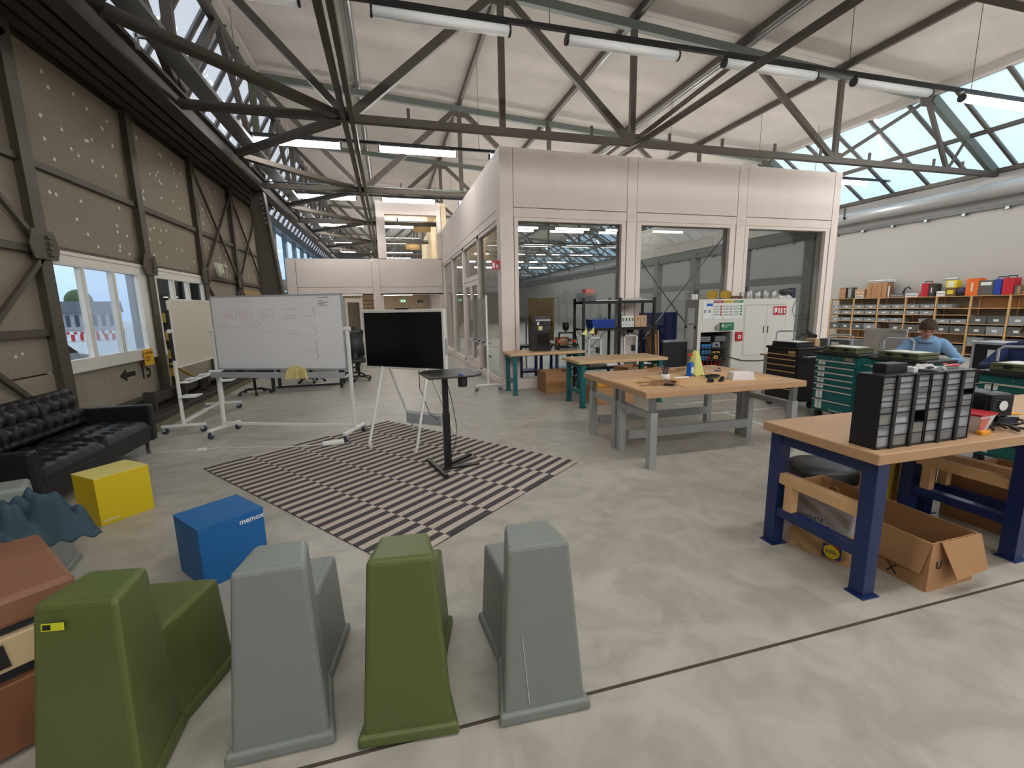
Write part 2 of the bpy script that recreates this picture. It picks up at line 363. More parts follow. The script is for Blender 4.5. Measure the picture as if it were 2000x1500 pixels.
# ---- left clerestory glazing, sloping outwards
wl = sroot('window_1', 'milky clerestory glazing sloping outwards above the sliding wall')
TA, TB = (-3.12, 8.12), (-4.72, 5.42)
n = 0; y = YA
while y < YB - .1:
    y1_ = min(y + .875, YB)
    B().hexa([(TA[0], y + .03, TA[1]), (TB[0], y + .03, TB[1]), (TB[0], y1_ - .03, TB[1]), (TA[0], y1_ - .03, TA[1])],
             [(TA[0] - .01, y + .03, TA[1] + .008), (TB[0] - .01, y + .03, TB[1] + .008), (TB[0] - .01, y1_ - .03, TB[1] + .008), (TA[0] - .01, y1_ - .03, TA[1] + .008)]).obj('pane', 'pane_clerestory', wl)
    B().bar((TA[0], y, TA[1]), (TB[0], y, TB[1]), .06, .10).obj('glazing_bar', 'steel', wl); y += .875
B().box(-3.25, -3.0, YA, YB, 8.05, 8.2).obj('head_rail', 'roofboard', wl)
B().box(-4.85, -4.6, YA, YB, 5.3, 5.42).obj('sill_rail', 'steel', wl)
# ---- right skylight
wr = sroot('window_2', 'bright frosted skylight sloping down to the right wall')
SA, SB = (14.2, 7.02), (17.0, 5.32)
y = YA
smid = ((SA[0] + SB[0]) / 2 + .1, (SA[1] + SB[1]) / 2 - .06)
while y < YB - .1:
    y1_ = min(y + 1.05, YB)
    for (a, c) in ((SA, smid), (smid, SB)):
        B().hexa([(a[0], y + .03, a[1]), (c[0], y + .03, c[1]), (c[0], y1_ - .03, c[1]), (a[0], y1_ - .03, a[1])],
                 [(a[0] + .006, y + .03, a[1] + .01), (c[0] + .006, y + .03, c[1] + .01), (c[0] + .006, y1_ - .03, c[1] + .01), (a[0] + .006, y1_ - .03, a[1] + .01)]).obj('pane', 'pane_sky', wr)
    B().bar((SA[0], y, SA[1]), (SB[0], y, SB[1]), .065, .09).obj('glazing_bar', 'steel', wr); y += 1.05
B().bar((smid[0], YA, smid[1]), (smid[0], YB, smid[1]), .12, .10).obj('middle_rail', 'steel', wr)
B().box(14.05, 14.3, YA, YB, 7.0, 7.2).obj('head_rail', 'roofboard', wr)
B().box(16.9, 17.1, YA, YB, 5.22, 5.34).obj('sill_rail', 'steel', wr)
# ---- right wall, end walls
struct(B().box(17.0, 17.3, YA, YB, 0, 5.25).obj('wall_right', 'plaster'), 'white plastered right wall of the hall')
struct(B().box(-4.9, 17.3, YA - .3, YA, 0, 8.6).obj('wall_rear', 'plaster'), 'plain wall behind the camera')
struct(B().box(-4.9, 17.3, YB, YB + .3, 0, 8.6).obj('wall_far', 'plaster'), 'far end wall of the hall')
t = thing('duct_pipe', 'thick grey ventilation pipe along the top of the right wall', 'pipe', (16.7, 0, 4.72))
B().cyl((0, YA, 0), (0, YB, 0), .20, 20).obj('pipe', 'pipe_grey', t, smooth=True)
b = B()
for y in YT: b.box(-.28, .28, y - 1.3, y - 1.26, -.03, .03).box(-.28, -.24, y - 1.3, y - 1.26, -.03, .5)
b.obj('pipe_hanger', 'steel', t)
t = thing('wall_conduit', 'thin grey cable rail running along the right wall', 'conduit', (16.93, 0, 4.30))
B().box(-.03, .03, YA, YB, -.05, .05).obj('rail', 'conduit_grey', t)
b = B()
for y in range(-10, 56): b.box(-.05, .06, y * 1.0 - .04, y * 1.0 + .04, -.12, -.05)
o = b.obj('rail_clip', 'galv', t); o['kind'] = 'stuff'
for k, yy in enumerate((6.75, 7.15)):
    t = thing('emergency_light', ('left' if k else 'right') + ' small grey lamp box on the cable rail of the right wall', 'wall lamp', (16.85, yy, 4.38))
    B().box(-.06, .06, -.16, .16, 0, .14).obj('housing', 'pipe_grey', t, bevel=.01); B().cyl((-.02, .08, .14), (-.08, .08, .24), .06, 10).obj('lamp_head', 'white_paint', t)

# ---------------------------------------------------------------- tube lights
def tube_lights():
    hous = B().box(-.9, .9, -.03, .03, .065, .105).mesh('housing', 'black_metal')
    dif_on = B().cyl((-.92, 0, 0), (.92, 0, 0), .07, 14).mesh('diffuser', 'tube_on'); dif_dim = B().cyl((-.92, 0, 0), (.92, 0, 0), .07, 14).mesh('diffuser', 'tube_dim'); dif_off = B().cyl((-.92, 0, 0), (.92, 0, 0), .07, 14).mesh('diffuser', 'tube_off', True)
    cap = B().cyl((0, 0, 0), (.03, 0, 0), .074, 14).mesh('end_cap', 'black_plastic')
    for r in range(-3, 8):
        y = Y1 + BAY * (r - .5)                      # r = 0 is the nearest row in view
        rail = thing('light_rail', (f'thin black rail holding the {ORD[r]} row of tube lights' if r >= 0 else f'thin black light rail, {ORD[-r - 1]} row behind the camera'), 'rail', (0, y, 5.70), group='light rails')
        B().box(-3.0, 16.6, -.03, .03, -.05, .01).obj('rail', 'black_metal', rail)
        b = B()
        for x in (-2.9, 2.5, 8.1, 11.2, 13.4): b.cyl((x, 0, .0), (x, 0, roof_z(x) - 5.70 + .1), .006, 5)
        b.obj('hanging_wire', 'steel', rail)
        for i in range(7):
            x = -2.70 + .92 + 2.74 * i
            on = not (r == 0 and 1 <= i <= 4)
            if r == 0 and i == 0: on = False
            on = on or r < 0
            where = ['leftmost', 'second from left', 'third from left', 'fourth from left', 'fifth from left', 'sixth from left', 'rightmost'][i]
            if r < 0: lab = f'tube light, {where} in the {ORD[-r - 1]} row behind the camera'
            else: lab = f"{'lit' if on else 'unlit white'} tube light, {where} in the {ORD[r]} row from the camera"
            t = thing('tube_light', lab, 'ceiling light', (x, y, 5.55), group='tube lights')
            inst('housing', hous, t); inst('diffuser', (dif_dim if (r == 2 and i == 1) else dif_on) if on else dif_off, t)
            inst('end_cap', cap, t, (-.95, 0, 0)); inst('end_cap', cap, t, (.92, 0, 0))
tube_lights()
# ================================================================ sliding wall on the left
XW = -4.24
wall = sroot('wall_left', 'brown fibre-board sliding hangar wall in a riveted steel frame')
WC = [-11.2, -8.575, -5.95, -3.325, -.70, 1.925, 4.55, 7.17, 9.80, 12.43, 15.05, 17.68]
GZ = [0.0, 1.70, 2.52, 3.60, 5.10]
WIN = {7: (0.92, 2.54), 8: (0.92, 2.54)}       # bays that hold a window
for i in range(len(WC) - 1):
    y0, y1 = WC[i] + .02, WC[i + 1] - .02
    if i in WIN: rows = [(0.10, .90), (2.56, 3.58), (3.62, 5.1)]
    elif i < 7: rows = [(0.10, .96), (.98, 1.48), (1.50, 2.50), (2.54, 3.58), (3.62, 5.1)]
    else: rows = [(0.10, 2.50), (2.54, 3.58), (3.62, 5.1)]
    for k, (a, c) in enumerate(rows):
        m_ = 'wallboard2' if (k == 0 and i >= 5) else 'wallboard'
        B().box(XW - .06, XW, y0, y1, a, c).obj('wall_panel', m_, wall)
    if i >= 5 and not (i in WIN): pass
for y in WC:
    B().box(XW - .02, XW + .10, y - .06, y + .06, 0.05, 5.15).box(XW + .10, XW + .115, y - .10, y + .10, .05, 5.15).obj('upright', 'wallsteel', wall)
for i in range(len(WC) - 1):
    y0, y1 = WC[i] + .10, WC[i + 1] - .10
    for z in ([2.56, 3.60] if i >= 7 else [1.49, 2.52, 3.60]):
        B().box(XW - .01, XW + .07, y0, y1, z - .045, z + .045).obj('girt', 'wallsteel', wall)
    B().box(XW - .01, XW + .09, y0, y1, .05, .14).obj('bottom_rail', 'rail_dark', wall)
for y in WC[5:]:
    B().prism([(y - .20, 2.40), (y + .20, 2.40), (y + .26, 2.56), (y + .18, 2.76), (y - .18, 2.76), (y - .26, 2.56)], XW + .116, XW + .13, 'x').obj('node_plate', 'wallsteel', wall)
    b = B()
    for dz in (2.45, 2.52, 2.59, 2.66): b.box(XW + .13, XW + .16, y + .03, y + .12, dz, dz + .035)
    b.obj('clamp', 'wallsteel', wall)
def xb(ya, za, yb, zb): B().bar((XW + .09, ya, za), (XW + .09, yb, zb), .06, .05, (1, 0, 0)).obj('cross_brace', 'wallsteel', wall)
for i in (5, 6, 9, 10):
    y0, y1 = WC[i], WC[i + 1]
    xb(y0, 2.56, y1, 5.0); xb(y0, 5.0, y1, 2.56); xb(y0, .15, y1, 2.45); xb(y0, 2.45, y1, .15)
b = B(); rr = random.Random(3)       # pale fastener caps scattered over the boards
for i in range(5, len(WC) - 1):
    for z0, z1, nn in ((2.65, 3.5, 14), (3.7, 5.0, 22)):
        for q in range(nn):
            row = q % 3; yy = WC[i] + .2 + rr.random() * 2.2; zz = z0 + (z1 - z0) * (row + .15 + .7 * rr.random()) / 3
            b.cyl((XW, yy, zz), (XW + .008, yy, zz), .026, 8)
    if i not in WIN:
        for q in range(5): yy = WC[i] + .25 + rr.random() * 2.1; zz = .4 + 1.9 * rr.random(); b.cyl((XW, yy, zz), (XW + .008, yy, zz), .018, 8)
o = b.obj('fastener_cap', 'window_white', wall); o['kind'] = 'stuff'
B().box(XW - .02, XW + .03, 15.15, 17.55, 2.22, 2.36).obj('timber_strip', mat('timber_strip', (186, 150, 96), .7), wall)
B().box(XW - .10, XW - .061, -11.5, 17.8, 0, .9).box(XW - .10, XW - .061, -11.5, 17.8, 2.56, 5.4).obj('back_skin', 'rail_dark', wall)
B().box(XW - .10, XW - .061, -11.5, 7.1, .9, 2.56).box(XW - .10, XW - .061, 12.5, 17.8, .9, 2.56).obj('back_skin', 'rail_dark', wall)
struct(B().box(-4.45, -4.3, 17.70, YB, 0, 2.35).box(-4.45, -4.3, 40, YB, 2.35, 5.45).box(-4.45, -4.3, 17.70, 40, 5.28, 5.45).obj('wall_left_far', 'plaster'), 'pale wall behind the mezzanine windows')
struct(B().box(-4.9, -4.36, YA, 1.0, 0, 5.4).obj('wall_left_near', 'wallboard'), 'wall beside the camera')
# rails overhead: soffit and door tracks
tr_ = sroot('trim_1', 'bundle of dark door tracks above the sliding wall')
B().box(-4.6, -3.3, YA, 17.9, 5.40, 5.46).obj('soffit', 'rail_dark', tr_)
for x in (-4.12, -3.90, -3.68, -3.46):
    B().box(x - .03, x + .03, YA, 17.9, 5.22, 5.40).box(x - .08, x + .08, YA, 17.9, 5.19, 5.22).obj('track', 'rail_dark', tr_)
b = B()
for y in range(-11, 18):
    b.box(-4.2, -3.3, y - .05, y + .05, 5.28, 5.36)
b.obj('cross_piece', 'rail_dark', tr_)
# door windows
def wall_window(n, y0, y1, label, bars):
    z0, z1 = .92, 2.54
    wdw = sroot(f'window_{n}', label)
    B().box(XW - .02, XW + .06, y0, y1, z1 - .17, z1).box(XW - .02, XW + .06, y0, y1, z0, z0 + .17).box(XW - .02, XW + .06, y0, y0 + .11, z0 + .17, z1 - .17).box(XW - .02, XW + .06, y1 - .33 if n == 3 else y1 - .12, y1, z0 + .17, z1 - .17).obj('frame', 'window_white', wdw)
    B().box(XW + .06, XW + .075, y0 - .02, y1 + .02, z1 - .03, z1 + .02).obj('head_board', 'window_white', wdw)
    ys = [y0 + .11] + bars + [y1 - (.33 if n == 3 else .12)]
    for q in bars: B().box(XW - .02, XW + .05, q - .045, q + .045, z0 + .17, z1 - .17).box(XW + .05, XW + .065, q - .02, q + .02, z0 + .17, z1 - .17).obj('glazing_bar', 'window_white', wdw)
    for a, c in zip(ys[:-1], ys[1:]): B().box(XW - .005, XW, a + .03, c - .03, z0 + .17, z1 - .17).obj('pane', 'pane_foggy' if (n == 3 and a > 7.5) else 'pane_clear', wdw)
wall_window(3, 7.20, 9.80, 'white framed three-light window with a view outside, beside the sofa', [7.955, 8.715])
wall_window(4, 9.98, 12.45, 'white framed window half hidden by the cream whiteboard', [10.80, 11.52])
mat('stencil', (30, 28, 26), .8); mat('sign_yellow', (236, 178, 20), .6); mat('sign_ink', (70, 52, 20), .8); mat('sign_green', (214, 226, 180), .6)
RX = (PI / 2, 0, PI / 2)      # reads from the hall on the left wall
num = thing('stencil_number', 'black stencilled number 15 with arrow on the wall below the bright window', 'stencil', (XW + .002, 9.15, .58))
text('15', .38, 'stencil', num, (0, 0, 0), RX, bold=True)
B().prism([(-.62, .13), (-.42, .24), (-.42, .17), (-.15, .17), (-.15, .09), (-.42, .09), (-.42, .02)], 0, .002, 'x').obj('arrow', 'stencil', num)
num = thing('stencil_number', 'black stencilled number 16 on the wall below the half-hidden window', 'stencil', (XW + .002, 10.02, .58)); text('16', .38, 'stencil', num, (0, 0, 0), RX, bold=True)
sg = thing('yellow_notice', 'small yellow notice with dark print at the window corner', 'sign', (XW + .08, 9.18, .80))
B().box(0, .004, 0, .32, 0, .29).obj('sheet', 'sign_yellow', sg); text('ACHTUNG', .06, 'sign_ink', sg, (.006, .03, .2), RX); text('Tor nicht\nbenutzen', .045, 'sign_ink', sg, (.006, .03, .13), RX)
sg = thing('letter_sign', 'pale green three-letter sign VAT leaning on the wall girt', 'sign', (XW + .16, 13.0, 2.64))
text('VAT', .42, 'window_white', sg, (.0, 0, 0), RX, ext=.03, bold=True); text('VAT', .40, 'sign_green', sg, (.035, .01, .01), RX, ext=.002)
mat('hazard_yellow', (190, 160, 60), .7)
ls = thing('door_lever', 'black and yellow striped locking lever on the wall post beside the window', 'lever', (XW + .2, 9.86, .35))
for q in range(8): B().bar((0, .0, q * .17), (0, 0, q * .17 + .17), .05, .05).obj('stripe', 'hazard_yellow' if q % 2 else 'stencil', ls)
B().tube([(0, 0, .5), (.06, .22, .5), (.06, .26, .6), (.06, .26, .78), (.06, .22, .86), (0, .0, .86)], .014, 6).obj('handle', 'black_metal', ls)
B().bar((.02, -.1, .42), (.1, .55, .1), .045, .03).obj('latch_arm', 'hazard_yellow', ls)
# bottom track in the floor
tk = sroot('trim_2', 'steel door track and yellow grating let into the floor along the sliding wall')
B().box(-4.2, -3.52, 1.5, 17.8, .001, .012).obj('track_bed', 'rail_dark', tk)
for x in (-4.12, -3.88, -3.66): B().box(x - .025, x + .025, 1.5, 17.8, .012, .055).obj('rail', 'steel', tk)
B().box(-4.2, -4.0, 1.5, 17.8, .16, .30).obj('guide_channel', 'rail_dark', tk)
mat('grating', (142, 132, 104), .6, .3)
b = B(); y = 6.2
while y < 15: b.box(-3.52, -3.36, y, y + .022, .001, .016); y += .05
b.box(-3.53, -3.51, 6.2, 15, .001, .02).box(-3.37, -3.35, 6.2, 15, .001, .02)
o = b.obj('grating', 'grating', tk); o['kind'] = 'stuff'
for q in range(4):
    y = 8.6 + q * 1.15
    B().cyl((-3.95, y, .13), (-3.85, y, .13), .10, 14).obj('guide_wheel', 'rail_dark', tk)
    B().box(-3.98, -3.82, y - .04, y + .04, .12, .42).obj('wheel_bracket', 'rail_dark', tk)
# raked column at the end of the sliding wall
rc = thing('raked_column', 'tapered dark steel column at the end of the sliding wall', 'column', (0, 14.68, 0))
B().hexa([(-3.46, -.03, 0), (-2.76, -.03, 0), (-2.76, .03, 0), (-3.46, .03, 0)], [(-3.46, -.03, 5.15), (-3.22, -.03, 5.15), (-3.22, .03, 5.15), (-3.46, .03, 5.15)]).obj('web', 'wallsteel', rc)
B().box(-3.49, -3.46, -.14, .14, 0, 5.15).obj('flange', 'wallsteel', rc)
B().hexa([(-2.76, -.14, 0), (-2.72, -.14, 0), (-2.72, .14, 0), (-2.76, .14, 0)], [(-3.22, -.14, 5.15), (-3.18, -.14, 5.15), (-3.18, .14, 5.15), (-3.22, .14, 5.15)]).obj('flange', 'wallsteel', rc)
b = B()
for q in range(7): b.cyl((-3.26 + .016 * q, -.15, 4.95 - q * .13), (-3.26 + .016 * q, -.17, 4.95 - q * .13), .03, 8)
b.obj('bolt', 'galv', rc)
# high window band beyond the column
wb = sroot('window_5', 'blue-grey framed high windows letting in blue daylight beyond the column')
B().box(-4.30, -4.05, 17.9, 40, 4.98, 5.3).box(-4.30, -4.05, 17.9, 40, 2.35, 2.5).obj('frame', 'frame_blue', wb)
y = 18.0
while y < 38:
    B().box(-4.30, -4.16, y, y + .38, 2.5, 4.98).obj('mullion', 'frame_blue', wb)
    B().box(-4.26, -4.24, y + .38, y + 2.1, 2.5, 4.98).obj('pane', 'pane_clear', wb)
    y += 2.1

# ================================================================ white timber cabin
YF, XL, XR, CH = 8.95, 2.24, 10.80, 4.765
cab = sroot('wall_cabin_front', 'pale timber cabin front with three large windows')
def cb(b, *a): return b.box(*a)
B().box(XL, 2.51, YF, YF + .3, 0, CH).obj('corner_post', 'clt', cab)
for a, c in ((5.03, 5.25), (7.83, 8.07)): B().box(a, c, YF, YF + .3, 0, CH).obj('post', 'clt', cab)
B().box(10.60, XR, YF, YF + .3, 0, CH).obj('corner_post', 'clt', cab)
GAPS = [(2.51, 5.03), (5.25, 7.83), (8.07, 10.60)]
for a, c in GAPS:
    B().box(a + .012, c - .012, YF + .004, YF + .28, 3.665, CH - .004).obj('panel', 'clt', cab)
    B().box(a + .012, c - .012, YF + .004, YF + .28, 3.475, 3.65).obj('lintel', 'clt', cab)
    B().box(a, c, YF + .03, YF + .27, 3.45, CH - .03).obj('joint_backing', 'clt_dark', cab)
    B().box(a + .012, c - .012, YF - .01, YF + .28, 0, .13).obj('plinth', 'clt', cab)
b = B()
for a, c in ((5.03, 5.25), (7.83, 8.07)):
    for q in range(3):
        for r_ in range(4): b.cyl(((a + c) / 2 + (q - 1) * .05, YF, 3.45 + r_ * .045), ((a + c) / 2 + (q - 1) * .05, YF - .002, 3.45 + r_ * .045), .007, 6)
o = b.obj('screw_head', 'clt_dark', cab); o['kind'] = 'stuff'
WF = [(2.53, 2.61, 4.91), (5.27, 5.385, 7.67), (8.09, 8.185, 10.46)]
for k, (a, g0, g1) in enumerate(WF):
    c = GAPS[k][1]
    wd = sroot(f'window_{6 + k}', f'{["left", "middle", "right"][k]} large fixed window in the cabin front')
    fr = B().box(a, g0, YF + .01, YF + .24, .13, 3.47).box(g1, c - .02, YF + .01, YF + .24, .13, 3.47).box(g0, g1, YF + .01, YF + .24, 3.405, 3.47).box(g0, g1, YF + .01, YF + .24, .13, .20)
    fr.obj('frame', 'clt', wd)
    B().box(g0, g1, YF + .10, YF + .11, .20, 3.405).obj('pane', 'pane', wd)
# left side of the cabin, towards the aisle
cs = sroot('wall_cabin_left', 'pale timber side of the cabin with glazed lower half along the aisle')
SY = [YF + .3, 11.40, 13.9, 16.3, 18.79]
B().box(XL, XL + .3, 18.65, 18.95, 0, CH).obj('post', 'clt', cs)
B().box(XL + .03, XL + .27, YF + .3, 18.7, 3.45, CH - .03).obj('joint_backing', 'clt_dark', cs)
for a, c in zip(SY[:-1], SY[1:]): B().box(XL + .004, XL + .28, a + .012, c - .0, 3.665, CH - .004).obj('panel', 'clt', cs)
B().box(XL + .004, XL + .28, YF + .31, 18.7, 3.475, 3.65).obj('lintel', 'clt', cs)
B().box(XL, XL + .24, YF + .3, 18.7, 0, .10).obj('sill', 'clt', cs)
mat('bronze', (142, 126, 108), .5, .3)
def side_window(n, y0, y1, label, door=False):
    wd = sroot(f'{"door" if door else "window"}_{n}', label)
    B().box(XL + .02, XL + .2, y0, y0 + .07, .1, 3.47).box(XL + .02, XL + .2, y1 - .07, y1, .1, 3.47).box(XL + .02, XL + .2, y0, y1, 3.39, 3.47).box(XL + .02, XL + .2, y0, y1, .1, .16).obj('frame', 'clt', wd)
    B().box(XL + .08, XL + .09, y0 + .07, y1 - .07, .16 if not door else 2.56, 3.39).obj('pane', 'pane', wd)
    if door:
        B().box(XL + .02, XL + .2, y0 + .07, y1 - .07, 2.44, 2.56).obj('transom', 'clt', wd)
        ym = (y0 + y1) / 2
        for q, (a, c) in enumerate(((y0 + .07, ym), (ym, y1 - .07))):
            lf = B().box(XL + .03, XL + .1, a + .01, a + .15, .12, 2.43).box(XL + .03, XL + .1, c - .15, c - .01, .12, 2.43).box(XL + .03, XL + .1, a + .15, c - .15, 2.3, 2.43).box(XL + .03, XL + .1, a + .15, c - .15, .12, .3).obj('door_leaf', 'clt', wd)
            B().box(XL + .06, XL + .07, a + .15, c - .15, .3, 2.3).obj('pane', 'pane', lf)
            B().box(XL - .02, XL + .03, (c - .1 if q == 0 else a + .06), (c - .06 if q == 0 else a + .1), 1.0, 1.35).obj('handle', 'black_metal', lf)
side_window(9, YF + .3, 11.36, 'side window of the cabin next to the front corner')
side_window(1, 11.46, 13.72, 'glazed double door in the side of the cabin', True)
side_window(10, 13.86, 16.2, 'side window of the cabin beyond the double door')
side_window(11, 16.3, 18.66, 'furthest side window of the cabin')
# right side and interior of the cabin
cr = sroot('wall_cabin_right', 'grey framed glazed right side of the cabin')
mat('cabin_grey', (150, 150, 148), .6)
for y in (9.3, 11.6, 13.9, 16.2, 18.5): B().box(XR - .28, XR - .05, y, y + .28, 0, 3.5).obj('post', 'cabin_grey', cr)
B().box(XR - .26, XR - .06, 9.25, 18.7, 3.3, 3.6).box(XR - .26, XR - .06, 9.25, 18.7, 2.2, 2.4).obj('rail', 'cabin_grey', cr)
B().box(XR - .28, XR, 9.25, 18.7, 3.6, CH).obj('panel', 'clt', cr)
struct(B().box(XL + .3, 10.5, YF + .3, 10.2, 3.6, 3.68).obj('wall_cabin_inner', 'cabin_grey'), 'strip of ceiling inside the cabin front')
tie = thing('tension_cross', 'crossed thin steel bracing rods behind the middle cabin window', 'brace', (0, 9.45, 0))
B().cyl((5.02, 0, 3.45), (8.05, 0, .0), .012, 6).obj('rod', 'galv', tie); B().cyl((5.02, 0, .0), (8.05, 0, 3.45), .012, 6).obj('rod', 'galv', tie)
# ================================================================ mezzanine block at the end of the aisle
YM = 18.8
mz = sroot('wall_back', 'pale timber mezzanine block closing the aisle')
B().box(-3.6, -3.27, YM - .02, YM + .3, 0, 3.66).obj('post', 'clt', mz); B().box(-.52, -.24, YM - .02, YM + .3, 0, 3.68).obj('post', 'clt', mz)
for a, c in ((-3.25, -.53), (-.23, 2.22)):
    B().box(a, c, YM, YM + .22, 2.60, 3.66).obj('panel', 'clt', mz); B().box(a, c, YM, YM + .22, 2.34, 2.585).obj('lintel', 'clt', mz)
B().box(-3.6, 2.24, YM + .05, YM + .2, 2.3, 3.6).obj('joint_backing', 'clt_dark', mz)
B().box(-4.3, 2.24, YM + .2, 30, 2.6, 2.9).obj('mezzanine_floor', 'clt', mz)
up = B().box(-.24, .06, YM, YM + .25, 3.69, 5.85).box(2.10, 2.24, YM, YM + .25, 3.69, 5.85).box(.06, 2.10, YM, YM + .25, 5.38, 5.85).box(.06, 2.1, YM, YM + .25, 3.66, 3.70).obj('upper_frame', 'clt', mz)
wd = sroot('window_12', 'upper mezzanine window showing a round warm lamp')
B().box(.02, .08, YM - .02, YM + .1, 3.70, 5.48).box(2.08, 2.2, YM - .02, YM + .1, 3.70, 5.48).box(.08, 2.08, YM - .02, YM + .1, 5.36, 5.48).obj('frame', 'clt', wd)
B().box(.08, 2.08, YM + .08, YM + .09, 3.70, 5.36).obj('pane', 'pane_clear', wd)
struct(B().box(2.3, 2.5, YM + .3, 30, 2.9, 5.8).box(-.24, -.04, YM + .3, 30, 2.9, 5.8).box(-.24, 2.5, YM + .25, 24, 5.75, 5.9).obj('wall_mezzanine_room', mat('room_warm', (214, 196, 164), .8)), 'walls of the upper mezzanine room')
for k, (lx, ly, lz) in enumerate(((1.62, 20.3, 5.0), (1.5, 25.5, 4.9))):
    lp = thing('drum_lamp', ['round warm drum lamp hanging in the upper mezzanine room', 'further round drum lamp hanging deep in the upper room'][k], 'lamp', (lx, ly, lz))
    B().lathe([(.36, 0), (.37, 0), (.37, .25), (.36, .25)], 24).obj('shade', mat('lamp_shade', (240, 206, 150), .7) if 'lamp_shade' not in M else 'lamp_shade', lp, smooth=True)
    B().lathe([(.02, .03), (.35, .03), (.35, .05), (.02, .05)], 24).obj('diffuser', 'warm_lamp', lp)
    B().cyl((0, 0, .05), (0, 0, 5.75 - lz), .01, 6).obj('cord', 'white_paint', lp)
# ground floor office behind glass
of = sroot('wall_office', 'interior walls of the office under the mezzanine')
B().box(-4.3, 2.3, 27, 27.2, 0, 2.6).obj('end_wall', 'room_warm', of); B().box(2.25, 2.35, 19.2, 27, 0, 2.6).obj('side_wall', 'plaster', of)
wd = sroot('window_13', 'glazed office front under the mezzanine')
B().box(-3.3, -.55, YM + .1, YM + .11, .05, 2.34).box(-.22, 2.2, YM + .1, YM + .11, .05, 2.34).obj('pane', 'pane_clear', wd)
B().box(-2.0, -1.94, YM + .05, YM + .16, 0, 2.34).box(-1.02, -.96, YM + .05, YM + .16, 0, 2.2).box(-.24, -.14, YM + .05, YM + .16, 0, 2.34).box(2.1, 2.22, YM + .05, YM + .16, 0, 2.34).box(-.24, 2.2, YM + .05, YM + .16, 2.28, 2.36).box(-3.3, 2.2, YM + .05, YM + .16, 0, .06).obj('frame', 'clt', wd)
for k, (x, y) in enumerate(((-2.1, 20.2), (-2.0, 21.6), (-1.9, 23.0), (.6, 20.6), (.55, 22.2), (.5, 24.0))):
    t = thing('office_lamp', f'{["first", "second", "third"][k % 3]} long white ceiling lamp in the {"left" if k < 3 else "right"} office bay', 'ceiling light', (x, y, 2.42), group='office lamps')
    B().box(-.75, .75, -.1, .1, .03, .1).obj('housing', 'white_paint', t); B().box(-.75, .75, -.09, .09, 0, .03).obj('diffuser', 'office_tube', t)
mat('slat_wood', (176, 142, 104), .7); mat('exit_green', (60, 150, 96), .5); mat('leaf', (60, 84, 48), .7, var=.3)
sl = thing('slat_shelf', 'wooden slatted rack inside the office bay', 'rack', (-.78, 20.2, 0))
for x in (-.36, .36): B().box(x - .03, x + .03, -.02, .06, 0, 2.2).obj('upright', 'slat_wood', sl)
for q in range(13): B().box(-.36, .36, -.03, .02, .25 + q * .15, .33 + q * .15).obj('slat', 'slat_wood', sl)
ex = thing('exit_sign', 'small green running-man exit sign inside the office', 'sign', (.78, 24.5, 2.06)); B().box(-.16, .16, 0, .03, 0, .16).obj('plate', 'exit_green', ex)
B().box(-.1, -.02, -.004, 0, .03, .13).box(.03, .1, -.004, 0, .03, .13).obj('pictogram', 'white_paint', ex)
pl = thing('hanging_plant', 'small green plant hanging inside the office', 'plant', (1.35, 20.0, 1.95)); rr = random.Random(5)
b = B()
for q in range(26):
    a = rr.random() * 6.3; l = .08 + rr.random() * .12; z = rr.random() * .12; b.add([(0, 0, z), (.6 * l * math.cos(a) - .02, .6 * l * math.sin(a), z + .05), (l * math.cos(a), l * math.sin(a), z - .02), (.6 * l * math.cos(a) + .02, .6 * l * math.sin(a), z + .04)], [(0, 1, 2, 3)])
o = b.obj('leaves', 'leaf', pl, fix=False); o['kind'] = 'stuff'
B().cyl((0, 0, .1), (0, 0, .4), .004, 5).obj('cord', 'rubber', pl); B().lathe([(.05, -.1), (.08, .02)], 12).obj('pot', 'white_paint', pl)
dw = thing('open_door', 'pale framed glass door standing ajar in the office front', 'door', (-1.02, 18.6, 0), math.radians(-125))
B().box(0, .1, -.03, .03, 0, 2.15).box(.8, .9, -.03, .03, 0, 2.15).box(.1, .8, -.03, .03, 2.0, 2.15).box(.1, .8, -.03, .03, 0, .2).obj('leaf_frame', 'clt', dw); B().box(.1, .8, -.004, .004, .2, 2.0).obj('pane', 'pane', dw)
# ================================================================ outside
mat('asphalt', (150, 156, 166), .35, var=.12, scale=.4); mat('far_wall', (176, 176, 180), .8); mat('far_roof', (74, 80, 92), .8); mat('outer_grey', (136, 138, 142), .7); mat('car_white', (226, 230, 236), .3); mat('barrier_red', (190, 50, 44), .6)
struct(B().box(-160, -4.95, -60, 120, -.3, -.02).obj('ground_outside', 'asphalt'), 'wet grey apron outside')
fb = thing('far_building', 'long pale building with dark roof seen through the left window', 'building', (-36, 62, 0))
u = Vector((.66, .75, 0)); rz = math.atan2(.49, .87); fb.rotation_euler = (0, 0, rz)
B().box(-16, 5.5, 0, 6, 0, 2.0).obj('wall', 'far_wall', fb); B().prism([(-.5, 2.0), (6.5, 2.0), (4, 3.3), (2, 3.3)], -16.5, 6, 'x').obj('roof', 'far_roof', fb)
for q in range(28): B().box(-15.6 + q * .75, -15.25 + q * .75, -.05, .05, .4, 1.7).obj('window_opening', 'far_roof', fb)
tree = thing('far_tree', 'dark round tree behind the pale building', 'tree', (-41, 76, 0)); B().ball((0, 0, 3.6), (1.5, 1.5, 1.6)).obj('crown', 'leaf', tree); B().cyl((0, 0, 0), (0, 0, 2.6), .2).obj('trunk', 'rail_dark', tree)
base = Vector((-17.0, 37.0, 0))
